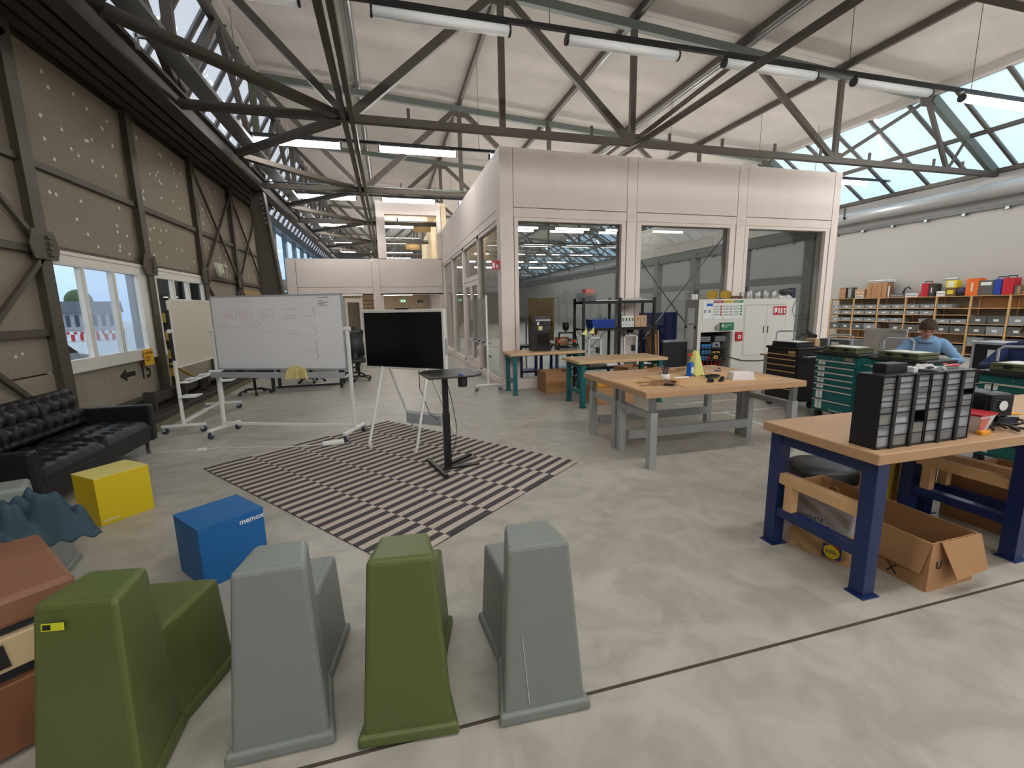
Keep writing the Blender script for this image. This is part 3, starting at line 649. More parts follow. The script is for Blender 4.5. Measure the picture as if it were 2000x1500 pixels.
for r_ in range(2):
    for q in range(7):
        bt = thing('road_barrier', f'red and white plastic road barrier on the apron, {ORD[q]} from left in the {["near", "far"][r_]} row', 'barrier', tuple(base + Vector((-3.2 * r_ - 4.6 + q * .56, 6.5 * r_ - .8 + q * .27, 0))), math.radians(25), group='road barriers')
        for s_ in range(3):
            x0 = -.28 + s_ * .185
            B().prism([(-.1, 0), (.1, 0), (.06, .25), (.05, .42), (-.05, .42), (-.06, .25)], x0, x0 + .18, 'x').obj('segment', 'barrier_red' if (s_ + q + r_) % 2 else 'car_white', bt)
cr_ = thing('parked_car', 'white car bonnet just showing above the window sill', 'car', (-6.9, 10.0, 0), PI / 2)
B().prism([(-2.0, .3), (2.0, .3), (2.1, .8), (1.1, .95), (.5, 1.32), (-1.2, 1.34), (-1.9, .95), (-2.1, .7)], -.8, .8, 'y').obj('body', 'car_white', cr_, bevel=.06)
B().prism([(1.0, .96), (.5, 1.27), (-1.1, 1.28), (-1.7, .96)], -.81, .81, 'y').obj('window_glass', 'rubber', cr_)
for x in (-1.3, 1.3):
    for y in (-.72, .72): B().cyl((x, y - .1, .3), (x, y + .1, .3), .32, 16).obj('wheel', 'rubber', cr_)
ow = thing('outer_leaf', 'grey outer door leaf standing outside behind the windows', 'door panel', (0, 0, 0))
for q in range(4): B().box(-5.3, -5.2, 11.45 + q * 1.1, 12.52 + q * 1.1, 0, 4.5).obj('panel', 'outer_grey', ow)
# ================================================================ stools
mat('stool_grey', (126, 132, 128), .42, var=.03, bump=.04, bscale=220); mat('stool_green', (88, 100, 52), .42, var=.03, bump=.04, bscale=220)
mat('label_pale', (214, 218, 216), .6); mat('sticker_yellow', (214, 216, 40), .5)
def q4(y0, w0, y1, w1, z, cx0=0, cx1=0): return [(cx0 - w0 / 2, y0, z), (cx0 + w0 / 2, y0, z), (cx1 + w1 / 2, y1, z), (cx1 - w1 / 2, y1, z)]
def stool_meshes(m):
    def fin(b, name, bev):
        o = b.obj(name, m, bevel=bev, seg=3); return o
    return fin
def make_stool(m, label, loc, rz):
    t = thing('plastic_stool', label, 'stool', loc, rz, 'two-level plastic stools')
    B().hexa(q4(.012, .365, .345, .255, .0), q4(.105, .272, .315, .205, .735)).obj('backrest', m, t, bevel=.022, seg=3)
    B().hexa(q4(.25, .245, .668, .355, .0), q4(.27, .215, .662, .305, .455)).obj('seat', m, t, bevel=.02, seg=3)
    o = B().hexa(q4(0, .405, .335, .295, .0), q4(.004, .395, .332, .285, .05)).obj('foot_rim', m, t, bevel=.014, seg=3)
    B().hexa(q4(.335, .293, .675, .395, .0), q4(.333, .283, .671, .385, .05)).obj('foot_rim', m, t, bevel=.014, seg=3)
    return t
sg_ = make_stool('stool_grey', 'grey two-level plastic stool with a scratch, furthest right of the front row', (.535, 1.515, 0), math.radians(-3))
B().bar((-.088, .0545, .36), (-.068, .0175, .065), .0022, .002, (1, 0, 0)).obj('scratch', 'label_pale', sg_)
make_stool('stool_green', 'green two-level plastic stool between the two grey ones', (-.024, 1.568, 0), math.radians(-6))
make_stool('stool_grey', 'grey two-level plastic stool between the two green ones', (-.505, 1.65, 0), math.radians(-1))
t = make_stool('stool_green', 'green two-level plastic stool with a yellow sticker at the left front', (-1.115, 1.625, 0), math.radians(-9))
st = B().box(-.035, .035, -.002, .0, -.013, .013).obj('sticker', 'sticker_yellow', t); st.location = (-.055, .079, .665); st.rotation_euler = (-.125, 0, 0)
st = B().box(-.03, -.005, -.003, -.002, -.009, .009).obj('sticker_print', 'stencil', t); st.location = (-.055, .079, .665); st.rotation_euler = (-.125, 0, 0)
make_stool('stool_grey', 'grey two-level plastic stool half hidden behind the teal jacket', (-2.156, 2.94, 0), math.radians(20))
# ================================================================ box seats
mat('box_yellow', (214, 186, 20), .55, var=.06, scale=2.5); mat('box_yellow_top', (222, 208, 120), .6, var=.06, scale=3); mat('box_blue', (18, 98, 162), .5, var=.04)
def box_seat(label, loc, rz, sx, sy, h, m, mt):
    t = thing('box_seat', label, 'box seat', loc, rz, 'cube box seats')
    B().box(-sx / 2, sx / 2, -sy / 2, sy / 2, 0, h - .004).obj('body', m, t, bevel=.004)
    B().box(-sx / 2, sx / 2, -sy / 2, sy / 2, h - .004, h).obj('top_panel', mt, t)
    return t
t = box_seat('yellow wooden box seat in front of the black sofa', (-2.365, 4.405, 0), math.radians(51.0), .385, .345, .405, 'box_yellow', 'box_yellow_top')
text('memox', .034, 'white_paint', t, (-.175, -.174, .03), (PI / 2, 0, 0))
t = box_seat('blue wooden box seat with white lettering beside the striped rug', (-1.172, 3.21, 0), math.radians(39.5), .39, .385, .40, 'box_blue', 'box_blue')
text('memox', .05, 'white_paint', t, (.04, -.194, .335), (PI / 2, 0, 0), bold=True)
# ================================================================ rug
def rug():
    m = bpy.data.materials.new('rug_stripes'); m.use_nodes = True; n = m.node_tree.nodes; L = m.node_tree.links; b = n['Principled BSDF']; b.inputs['Roughness'].default_value = .95
    t = n.new('ShaderNodeTexCoord'); s = n.new('ShaderNodeSeparateXYZ'); L.new(t.outputs['Object'], s.inputs[0])
    def ma(op, a, c=None, d=None):
        k = n.new('ShaderNodeMath'); k.operation = op
        for i, x in enumerate((a, c, d)):
            if x is None: continue
            if hasattr(x, 'links'): L.new(x, k.inputs[i])
            else: k.inputs[i].default_value = x
        return k.outputs[0]
    band = ma('FLOOR', ma('DIVIDE', s.outputs['Y'], .5)); half = ma('MULTIPLY', ma('MODULO', band, 2), .5)
    fr = ma('FRACT', ma('ADD', ma('DIVIDE', s.outputs['X'], .1273), half)); sel = ma('LESS_THAN', fr, .5)
    mx = n.new('ShaderNodeMix'); mx.data_type = 'RGBA'; mx.inputs[6].default_value = (*lin((206, 192, 178)), 1); mx.inputs[7].default_value = (*lin((78, 74, 78)), 1); L.new(sel, mx.inputs[0])
    no = n.new('ShaderNodeTexNoise'); no.inputs['Scale'].default_value = 160; mp = n.new('ShaderNodeMix'); mp.data_type = 'RGBA'; mp.blend_type = 'MULTIPLY'; mp.inputs[0].default_value = .25
    L.new(t.outputs['Object'], no.inputs['Vector']); L.new(mx.outputs[2], mp.inputs[6]); L.new(no.outputs['Fac'], mp.inputs[7]); L.new(mp.outputs[2], b.inputs['Base Color'])
    bp = n.new('ShaderNodeBump'); bp.inputs['Strength'].default_value = .3; bp.inputs['Distance'].default_value = .004; L.new(no.outputs['Fac'], bp.inputs['Height']); L.new(bp.outputs[0], b.inputs['Normal'])
    M['rug'] = m
    def f(u, v):
        x = u * 3.31; y = v * 2.5
        return (x, y, .007 + .0015 * math.sin(x * 5 + y * 3) * math.sin(y * 7))
    bb = B().surf(f, 40, 30); bb.add([(x, y, 0) for x, y in ((0, 0), (3.31, 0), (3.31, 2.5), (0, 2.5))], [(0, 1, 2, 3)])
    o = bb.obj('striped_rug', 'rug', fix=False)
    o.location = (-2.079, 5.447, 0); o.rotation_euler = (0, 0, math.atan2(-2.61, 2.034))
    tag(o, 'black and cream striped flat-woven rug on the concrete floor', 'rug')
rug()
# ================================================================ sofa
mat('leather', (26, 25, 27), .42, var=.15, scale=18, bump=.1, bscale=90, spec=.35); mat('chrome', (190, 185, 182), .2, 1.0)
def sofa():
    t = thing('leather_sofa', 'black tufted leather sofa against the sliding wall', 'sofa', (-3.34, 5.43, 0))
    hw = 1.02; d0, d1 = -.42, .44       # local x: back .. front
    B().box(d0, d1 - .02, -hw + .1, hw - .1, .15, .30).obj('base_frame', 'leather', t, bevel=.02)
    for s in (-1, 1):
        y0, y1 = sorted((s * hw, s * (hw - .115)))
        B().box(d0, d1, y0, y1, .15, .60).obj('armrest', 'leather', t, bevel=.025, seg=3)
    def cushion(name, w, h, th, nb, mb):
        """tufted pad in the XZ.. plane: u width, v height, buttons sunk"""
        def f(u, v):
            x = (u - .5) * w; y = (v - .5) * h
            e = min(1, 14 * min(u, 1 - u)) * min(1, 10 * min(v, 1 - v)); e = e ** .5 if e > 0 else 0
            z = th * (.35 + .65 * e)
            for a in range(nb):
                for c in range(mb):
                    bx_ = ((a + .5 + (.25 if c % 2 else -.0)) / nb - .5) * w; by_ = ((c + .5) / mb - .5) * h
                    r2 = ((x - bx_) ** 2 + (y - by_) ** 2); z -= .035 * math.exp(-r2 / .0016) + .010 * math.exp(-abs(x - bx_) / .012) * math.exp(-r2 / .012) + .010 * math.exp(-abs(y - by_) / .012) * math.exp(-r2 / .012)
            return (x, y, z)
        b = B().surf(f, 44, 26); k = [(-w / 2, -h / 2, 0), (w / 2, -h / 2, 0), (w / 2, h / 2, 0), (-w / 2, h / 2, 0)]
        def rim(u0, v0, u1, v1, p, q):
            N = 20; vs = []
            for i in range(N + 1): u = u0 + (u1 - u0) * i / N; v = v0 + (v1 - v0) * i / N; vs.append(f(u, v)); vs.append((f(u, v)[0], f(u, v)[1], 0))
            b.add(vs, [(2 * i, 2 * i + 2, 2 * i + 3, 2 * i + 1) for i in range(N)])
        rim(0, 0, 1, 0, 0, 0); rim(1, 0, 1, 1, 0, 0); rim(1, 1, 0, 1, 0, 0); rim(0, 1, 0, 0, 0, 0); b.add(k, [(3, 2, 1, 0)])
        return b
    wS = (2 * hw - .25) / 2
    me = cushion('seat_cushion', wS, .66, .15, 6, 3).mesh('seat_cushion', 'leather', True)
    for s in (-1, 1):
        o = inst('seat_cushion', me, t); o.location = (.10, s * (wS / 2 + .004), .295); o.rotation_euler = (0, 0, PI / 2)
    wB = (2 * hw - .25) / 3
    me = cushion('back_cushion', wB, .46, .17, 4, 3).mesh('back_cushion', 'leather', True)
    for k in (-1, 0, 1):
        o = inst('back_cushion', me, t); o.matrix_local = Matrix.Translation((-.37, k * (wB + .004), .62)) @ Matrix.Rotation(math.radians(-14), 4, 'Y') @ Matrix(((0, 0, 1, 0), (1, 0, 0, 0), (0, 1, 0, 0), (0, 0, 0, 1)))
    B().box(d0 - .04, d0 + .05, -hw + .1, hw - .1, .15, .62).obj('back_frame', 'leather', t, bevel=.02)
    for x in (d0 + .06, d1 - .05):
        for y in (-hw + .16, hw - .16): B().box(x - .02, x + .02, y - .02, y + .02, 0, .15).obj('leg', 'chrome', t)
sofa()
# ================================================================ vaulting box with jacket
mat('vault_leather', (138, 96, 74), .5, var=.18, scale=5); mat('vault_wood', (200, 176, 140), .6, var=.1, scale=4, stretch=(6, 1, 1)); mat('vault_wood2', (128, 82, 54), .5, var=.15, scale=4); mat('jacket', (48, 72, 84), .85, var=.15, scale=7)
vb = thing('vaulting_box', 'old leather-topped wooden vaulting box at the left edge', 'vaulting box', (-1.35, 2.16, 0), math.atan2(.534, -.45))
# local x: near-right corner -> far-right corner, local y: to the left
def fr_(x0, x1, y1, z0, z1, s0, s1): return B().hexa([(x0 - s0, -s0, z0), (x1 + s0, -s0, z0), (x1 + s0, y1, z0), (x0 - s0, y1, z0)], [(x0 - s1, -s1, z1), (x1 + s1, -s1, z1), (x1 + s1, y1, z1), (x0 - s1, y1, z1)])
fr_(0, .70, 1.3, .50, .62, .004, 0).obj('leather_top', 'vault_leather', vb, bevel=.02)
fr_(.02, .68, 1.28, .47, .50, .0, .0).obj('black_strip', 'rubber', vb)  # black strips set back between the sections of the box
fr_(0, .70, 1.3, .34, .47, .03, .015).obj('frame_section', 'vault_wood', vb, bevel=.006); fr_(.02, .68, 1.28, .29, .34, .02, .02).obj('black_strip', 'rubber', vb)
fr_(0, .70, 1.3, .02, .29, .07, .035).obj('frame_section', 'vault_wood2', vb, bevel=.006)
B().hexa([(-.034, .22, .36), (-.026, .22, .36), (-.026, .31, .36), (-.034, .31, .36)], [(-.027, .23, .45), (-.017, .23, .45), (-.017, .29, .45), (-.027, .29, .45)]).obj('dark_smudge', 'stencil', vb)
def cloth(label, loc, rz, sx, sy, h, m, seed, name, cat, drop=.0):
    r_ = random.Random(seed); ph = [(r_.uniform(-22, 22), r_.uniform(-22, 22), r_.uniform(0, 6)) for _ in range(7)]
    def f(u, v):
        x = (u - .5); y = (v - .5); ang = math.atan2(y, x); rad = 1 + .18 * math.sin(3 * ang + seed) + .1 * math.sin(7 * ang)
        z = sum(math.sin(a * x + b_ * y + c) for a, b_, c in ph) / 7
        zz = h * (.30 + 1.5 * abs(z)) * max(.08, 1 - (2.0 * max(abs(x), abs(y))) ** 4)
        zz += h * .16 * math.sin(31 * x + 17 * y + seed) * math.sin(23 * y - 29 * x)
        fall = max(0, (max(abs(x), abs(y)) - .40)) * drop
        return (x * sx * rad, y * sy * rad, zz - fall)
    o = B().surf(f, 72, 72).obj(name, m, smooth=True, fix=False); o.location = loc; o.rotation_euler = (0, 0, rz)
    s = o.modifiers.new('thick', 'SOLIDIFY'); s.thickness = .006; s.offset = 0
    return tag(o, label, cat)
cloth('crumpled teal jacket thrown over the vaulting box', (-1.97, 2.74, .622), .7, .50, .44, .15, 'jacket', 4, 'teal_jacket', 'jacket', drop=.9)
# ================================================================ whiteboards
mat('board_white', (226, 226, 230), .22, var=.01); mat('board_cream', (214, 206, 188), .3, var=.02); mat('alu', (176, 182, 190), .4, .25, var=.05); mat('ink_red', (210, 140, 136), .6); mat('ink_grey', (150, 152, 160), .6)
mat('wheel_blue', (52, 60, 76), .5)
def caster(t, x, y, r=.045):
    c = B().cyl((x - .014, y, r), (x + .014, y, r), r, 14).obj('caster_wheel', 'wheel_blue', t); B().box(x - .024, x + .024, y - .012, y + .03, r, r * 2 + .02).obj('caster_fork', 'alu', c)
def whiteboard(label, a, c, zb, zt, board, deep, tray_z, tilt=0, inner=None):
    a = Vector(a); c = Vector(c); d = c - a; Lg = d.length; rz = math.atan2(d.y, d.x)
    t = thing('rolling_whiteboard', label, 'whiteboard', (a.x, a.y, 0), rz, 'rolling whiteboards')   # local x along the board, -y to the reader
    for x in (-.03, Lg + .03):
        B().bar((x, 0, .12), (x, 0, (zb + zt) / 2 + .05), .045, .035, (0, 1, 0)).obj('post', 'white_paint', t, bevel=.006)
        B().bar((x, -deep / 2, .115), (x, deep / 2, .115), .05, .035).obj('foot', 'white_paint', t, bevel=.006)
        for y in (-deep / 2 + .04, deep / 2 - .04): caster(t, x, y)
        B().cyl((x - .04, 0, (zb + zt) / 2 + .04), (x + .04, 0, (zb + zt) / 2 + .04), .03, 10).obj('pivot_knob', 'white_paint', t)
    B().bar((-.03, 0, .16), (Lg + .03, 0, .16), .03, .035).obj('cross_bar', 'white_paint', t)
    p = B().box(.02, Lg - .02, -.012, .012, zb + .02, zt - .02).obj('board', board, t)
    B().box(0, Lg, -.016, .016, zt - .022, zt).box(0, Lg, -.016, .016, zb, zb + .022).box(0, .022, -.016, .016, zb, zt).box(Lg - .022, Lg, -.016, .016, zb, zt).obj('board_frame', 'alu' if board == 'board_white' else 'window_white', t)
    tr = B().box(-.02, Lg + .02, -.13, .0, tray_z, tray_z + .012).box(-.02, Lg + .02, -.135, -.125, tray_z, tray_z + .075 if board == 'board_white' else tray_z + .02).obj('pen_tray', 'alu' if board == 'board_white' else 'white_paint', t)
    return t, Lg
wb, LG = whiteboard('large white rolling whiteboard with faint red notes', (-2.31, 6.99), (-.56, 6.24), .925, 1.92, 'board_white', .58, .83)
def scribble(t, pts, m, w_=.0025):
    b = B()
    for i in range(len(pts) - 1): b.bar((pts[i][0], -.0135, pts[i][1]), (pts[i + 1][0], -.0135, pts[i + 1][1]), w_, .001, (0, 1, 0))
    return b
r_ = random.Random(11)
def word(x, z, w_, m, h=.018):
    pts = []; n_ = int(w_ / .012)
    for i in range(n_): pts.append((x + i * .012, z + (h if i % 2 else 0) * r_.uniform(.4, 1)))
    scribble(wb, pts, m).obj('handwriting', m, wb)
def ring(x, z, w_, h, m): scribble(wb, [(x, z), (x + w_, z), (x + w_, z + h), (x, z + h), (x, z)], m).obj('sketch', m, wb)
word(.40, 1.83, .22, 'ink_red'); ring(.20, 1.62, .17, .11, 'ink_red'); word(.22, 1.68, .12, 'ink_red'); word(.22, 1.64, .12, 'ink_red'); ring(.42, 1.62, .18, .11, 'ink_red'); word(.44, 1.68, .13, 'ink_red'); word(.44, 1.64, .10, 'ink_red')
ring(.74, 1.63, .17, .10, 'ink_red'); word(.76, 1.68, .10, 'ink_red'); word(.76, 1.645, .12, 'ink_red'); word(.13, 1.50, .14, 'ink_red'); word(.31, 1.49, .10, 'ink_grey'); word(.52, 1.53, .12, 'ink_red'); word(.50, 1.50, .18, 'ink_red'); word(.68, 1.53, .06, 'ink_red')
for x, z, w_ in ((1.08, 1.72, .2), (1.06, 1.64, .22), (1.05, 1.60, .18), (.80, 1.42, .08), (1.10, 1.40, .16), (1.14, 1.44, .10)): word(x, z, w_, 'ink_grey')
for z in (1.66, 1.42, 1.22, 1.10): scribble(wb, [(1.34, z - .02), (1.50, z - .03), (1.50, z + .10), (1.47, z + .06), (1.52, z + .02), (1.49, z - .02)], 'ink_red').obj('sketch', 'ink_red', wb)
nt_ = B().box(1.545, 1.735, -.0145, -.0125, 1.745, 1.895).obj('note_sheet', 'board_white', wb); scribble(wb, [(1.545, 1.745), (1.735, 1.745), (1.735, 1.895), (1.545, 1.895), (1.545, 1.745)], 'x').obj('note_border', 'ink_grey', nt_)
text('Current Rules', .026, 'stencil', nt_, (1.56, -.0155, 1.865), (PI / 2, 0, 0)); text('- be safe\n- no photographs\n- questions\n    ask the team', .021, 'stencil', nt_, (1.56, -.0155, 1.83), (PI / 2, 0, 0))
wb2, _ = whiteboard('cream rolling whiteboard standing beside the sofa', (-2.93, 7.28), (-2.93, 8.84), .935, 1.905, 'board_cream', .56, .72)
wb2.location = (-2.93, 7.28, 0)
B().box(-.1, .16, -.22, .0, .52, .535).obj('side_shelf', 'white_paint', wb2); B().box(1.40, 1.66, -.22, 0, .52, .535).obj('side_shelf', 'white_paint', wb2)
B().box(-.06, -.04, -.02, .02, 1.05, 1.75).obj('edge_strip', 'rubber', wb2)
for k in range(3):
    o = B().box(-.1, .1, -.05, .05, 0, .012).obj('paper_pad', mat('paper', (222, 224, 230), .8) if 'paper' not in M else 'paper'); o.location = (-2.87, 7.55 + k * .42, .742); o.rotation_euler = (0, 0, PI / 2 + .2 * k); tag(o, f'{["nearest", "middle", "furthest"][k]} white paper pad on the cream whiteboard tray', 'paper', 'paper pads')
cloth('crumpled yellow cleaning cloth hanging on the whiteboard tray', (-1.205, 6.40, .905), -.4, .26, .09, .07, mat('cloth_yellow', (206, 190, 128), .9) and 'cloth_yellow', 9, 'cleaning_cloth', 'cloth', drop=.9)
# glass board by the cabin
gb = thing('glass_board', 'rolling frosted glass board beside the cabin door', 'glass board', (1.92, 8.98, 0), PI / 2)
for x in (.0, 2.15):
    B().bar((x, 0, .10), (x, 0, 1.95), .04, .03, (0, 1, 0)).obj('post', 'white_paint', gb); B().tube([(x, -.27, .09), (x, -.2, .12), (x, .2, .12), (x, .27, .09)], .022, 8).obj('foot', 'white_paint', gb)
    for y in (-.25, .25): caster(gb, x, y, .04)
B().box(.04, 2.11, -.008, .008, 1.0, 1.90).obj('glass_sheet', 'board_glass', gb); B().box(0.02, 2.13, -.06, .06, .94, .965).obj('pen_tray', 'alu', gb)
for k in range(3):
    o = B().box(-.07, .07, -.02, .02, 0, .03).obj('marker_holder', 'black_plastic', gb); o.location = (.3 + k * .5, .02, .968)
# ================================================================ screen on an easel stand
mat('screen_black', (16, 17, 20), .16, var=.05); mat('bezel', (214, 212, 208), .4)
es = thing('easel_screen', 'large black touch screen on a white four-legged easel', 'screen', (.16, 5.735, 0), math.atan2(-.764, .932))
HW = .615
B().box(-HW, HW, -.02, .045, .955, 1.70).obj('bezel', 'bezel', es, bevel=.012); B().box(-HW + .03, HW - .03, -.024, -.018, .985, 1.665).obj('display', 'screen_black', es)
B().box(-.09, .09, -.015, .02, 1.70, 1.715).obj('camera_bar', 'rubber', es); B().box(HW, HW + .012, -.012, .03, 1.15, 1.35).obj('side_pen', 'alu', es)
for s in (-1, 1):
    B().tube([(s * .34, .045, 1.25), (s * .345, -.02, .93), (s * .36, -.33, .05)], .017, 8).obj('leg', 'white_paint', es); B().tube([(s * .30, .06, 1.05), (s * .31, .09, .93), (s * .33, .54, .05)], .017, 8).obj('leg', 'white_paint', es)
    for y in (-.34, .55): B().cyl((s * .345 - .012, y, .032), (s * .345 + .012, y, .032), .032, 12).obj('caster_wheel', 'bezel', es)
B().tube([(-.325, .40, .31), (.325, .40, .31)], .014, 8).obj('cross_bar', 'white_paint', es); B().box(-.28, .28, .33, .40, .16, .30).obj('battery_tray', 'alu', es)
B().tube([(.15, .08, 1.0), (.12, .12, .7), (.2, .2, .35), (.26, .3, .25)], .005, 5).obj('cable', 'rubber', es)
# ================================================================ small standing desk
dk = thing('standing_desk', 'small black height-adjustable standing desk on the rug', 'desk', (.52, 4.60, 0), math.radians(8))
B().prism([(-.24, -.34), (.20, -.36), (.30, -.30), (.30, .14), (.22, .22), (-.16, .22), (-.24, .14)], 1.035, 1.053, 'z').obj('desk_top', mat('desk_black', (44, 43, 44), .35) and 'desk_black', dk, bevel=.004)
B().box(-.035, .035, -.025, .025, .03, .62).obj('column', 'black_metal', dk); B().box(-.028, .028, -.02, .02, .6, 1.035).obj('inner_column', 'black_metal', dk)
B().bar((0, 0, 1.02), (.26, -.1, 1.02), .05, .03).obj('arm', 'black_metal', dk)
B().box(-.14, .34, -.05, .02, .012, .03).obj('base_bar', 'black_metal', dk, bevel=.004); B().bar((-.14, .33, .03), (-.09, -.28, .03), .045, .03).obj('foot', 'black_metal', dk, bevel=.006); B().bar((.0, .05, .03), (.34, .28, .03), .05, .03).obj('foot', 'black_metal', dk, bevel=.006)
B().lathe([(.035, .94), (.045, .945), (.047, 1.03), (.043, 1.03), (.04, .96), (.002, .96)], 18, (.10, -.31, .0)).obj('cup_holder', 'black_plastic', dk)
B().tube([(.03, .02, .95), (.09, .06, .7), (.13, .08, .45), (.12, .1, .25), (.05, .12, .02)], .004, 5).obj('cable', 'rubber', dk)
o = B().box(-.03, .03, -.012, .012, 0, .03).obj('eraser', mat('eraser_blue', (60, 84, 170), .7) and 'eraser_blue'); o.location = (.645, 4.30, 1.035); o.rotation_euler = (.3, .3, .4); tag(o, 'small blue and white eraser in the desk cup holder', 'eraser')
# ================================================================ cables and power strip on the floor
o = B().tube([(-2.95, 6.25, .006), (-2.6, 6.25, .006), (-2.35, 6.22, .006), (-2.15, 6.28, .006), (-1.95, 6.18, .006), (-1.70, 6.12, .012), (-1.4, 5.98, .016), (-1.1, 5.95, .016), (-.82, 5.93, .016)], .006, 6).obj('power_cable', 'white_paint', smooth=True); tag(o, 'white power cable running from the sofa to the rug', 'cable')
o = B().box(-.13, .13, -.035, .035, .0, .05).obj('power_strip', 'white_paint', bevel=.01); o.location = (-.78, 5.92, .012); o.rotation_euler = (0, 0, .15); tag(o, 'white power strip under the whiteboard foot on the rug', 'power strip')
o = B().box(-.05, .05, -.02, .02, 0, .03).obj('cable_joint', 'white_paint', bevel=.006); o.location = (-2.36, 6.225, 0); tag(o, 'small white plug joint on the floor cable', 'plug')
# ================================================================ workbenches
mat('bench_wood', (186, 148, 112), .5, var=.12, scale=3, stretch=(.35, 9, 3)); mat('bench_wood_pale', (206, 172, 132), .5, var=.08, scale=3, stretch=(.35, 9, 3)); mat('teal_paint', (10, 100, 104), .4, var=.05); mat('blue_paint', (20, 42, 94), .38, var=.06)
mat('pale_timber', (214, 172, 122), .6, var=.1, scale=4, stretch=(1, 8, 1)); mat('grey_paint', (164, 166, 166), .4, .2, var=.05)
def bench(label, x0, x1, y0, y1, h, paint, wood, th=.06, leg=.075, inset=.07, timber=False, group=None):
    t = thing('workbench', label, 'workbench', (x0, y0, 0), 0, group); W = x1 - x0; D = y1 - y0
    tp = B()
    B().box(0, W, 0, D, h - th, h).obj('bench_top', wood, t, bevel=.006)
    for ex in (inset, W - inset - leg):
        for ey in (inset * .6, D - inset * .6 - leg):
            lg = B().box(ex, ex + leg, ey, ey + .008, .0, h - th).box(ex, ex + .008, ey + .008, ey + leg, 0, h - th).box(ex + leg - .008, ex + leg, ey + .008, ey + leg, 0, h - th)
            l_ = lg.obj('leg', paint, t); B().box(ex - .02, ex + leg + .02, ey - .02, ey + leg + .01, 0, .008).obj('foot_plate', paint, l_)
        B().box(ex + .008, ex + leg - .008, .1, D - .1, h - th - .08, h - th).obj('end_rail', paint, t); B().box(ex + .01, ex + leg - .01, .1, D - .1, .22, .28).obj('lower_rail', paint, t)
        if timber:
            B().box(ex + .01, ex + leg - .01, .1, D - .1, .46, .53).obj('timber_rail', 'pale_timber', t)
            B().box(ex + .015, ex + leg - .015, D - .22, D - .16, .28, .46).obj('timber_block', 'pale_timber', t)
    B().box(inset + leg, W - inset - leg, D - .16, D - .12, h - th - .07, h - th).obj('back_rail', paint, t)
    return t
bench('teal-legged workbench carrying two printers against the cabin', 2.20, 3.76, 8.20, 8.90, .825, 'teal_paint', 'bench_wood_pale', .05, group='teal workbenches')
bench('empty teal-legged workbench in front of the black rack', 2.98, 4.66, 6.76, 7.52, .80, 'teal_paint', 'bench_wood_pale', .05, group='teal workbenches')
bench('blue-legged workbench with black drawer cabinets in the right foreground', 2.50, 3.99, 1.70, 2.48, .882, 'blue_paint', 'bench_wood', .062, .085, .05, True, group='blue workbenches')
bench('second blue-legged workbench cut off by the right edge', 4.02, 5.5, 1.72, 2.50, .882, 'blue_paint', 'bench_wood', .062, .085, .05, True, group='blue workbenches')
def lift_table(label, y0):
    t = thing('lift_table', label, 'table', (2.45, y0, 0), 0, 'height-adjustable tables'); W, D, h = 2.035, .755, .832
    B().box(0, W, 0, D, h - .066, h).obj('table_top', 'bench_wood', t, bevel=.005)
    for x in (.075, W - .155):
        for y in (.02, D - .105):
            l_ = B().box(x, x + .08, y, y + .08, 0, .60).obj('leg', 'grey_paint', t, bevel=.003); B().box(x + .012, x + .068, y + .012, y + .068, .60, h - .066).obj('telescope_tube', 'galv', l_)
        B().box(x + .01, x + .07, .1, D - .105, .53, .59).obj('end_rail', 'grey_paint', t)
    B().box(.17, W - .17, .60, .66, .16, .26).obj('stretcher', 'grey_paint', t)
    return t
lift_table('front height-adjustable wooden table covered in sticks and tools', 3.893); lift_table('rear height-adjustable wooden table pushed against the front one', 4.652)
# ---- things on the lift tables
ZT = .832
mat('plywood', (206, 164, 116), .6, var=.08, scale=4); mat('stick', (150, 112, 76), .7, var=.25, scale=20)
o = B().box(0, 1.30, 0, .78, 0, .006).obj('plywood_sheet', 'plywood'); o.location = (3.00, 4.02, ZT); o.rotation_euler = (0, 0, .03); tag(o, 'large thin plywood sheet lying across the tables', 'plywood sheet')
o = B().box(0, .42, 0, .60, 0, .006).obj('plywood_sheet', 'plywood'); o.location = (2.47, 4.10, ZT); tag(o, 'small thin plywood sheet at the left end of the table', 'plywood sheet')
rs = random.Random(21)
spots = [(2.62 + .22 * rs.random(), 4.18 + .3 * rs.random(), rs.uniform(-.4, .3)) for _ in range(9)] + [(3.30 + .75 * rs.random(), 4.95 + .35 * rs.random(), rs.uniform(-.25, .35)) for _ in range(10)]
for k, (x, y, a) in enumerate(spots):
    l = rs.uniform(.18, .42); o = B().bar((-l / 2, 0, .006), (l / 2, 0, .006 + rs.uniform(0, .004)), .009, .009).obj('wood_stick', 'stick'); o.location = (x + (.1 if k < 9 else 0), y, ZT + .007 + .0095 * (k % 3)); o.rotation_euler = (0, 0, a)
    tag(o, f'thin brown stick in the pile at the left table end, {ORD[k]} from the bottom' if k < 9 else f'thin brown stick on the rear table, {ORD[k - 9]} laid down', 'stick', 'sticks at the left end' if k < 9 else 'sticks on the rear table')
jar = thing('tool_jar', 'small white jar holding scissors and pens on the table', 'jar', (3.02, 4.42, ZT + .006)); B().lathe([(.04, 0), (.05, .01), (.052, .07), (.048, .075)], 16).obj('jar_body', 'white_paint', jar, smooth=True)
mat('scissor_blue', (34, 44, 78), .4)
for a in range(4):
    b = B(); ang = a * 1.5; b.tube([(.01 * math.cos(ang), .01 * math.sin(ang), .04), (.03 * math.cos(ang), .03 * math.sin(ang), .12)], .005, 5); b.tube([(.03 * math.cos(ang) + .018 * math.cos(q), .03 * math.sin(ang), .14 + .02 * math.sin(q)) for q in [PI * 2 * i / 8 for i in range(8)]], .004, 5, True); b.obj('scissors', 'scissor_blue', jar)
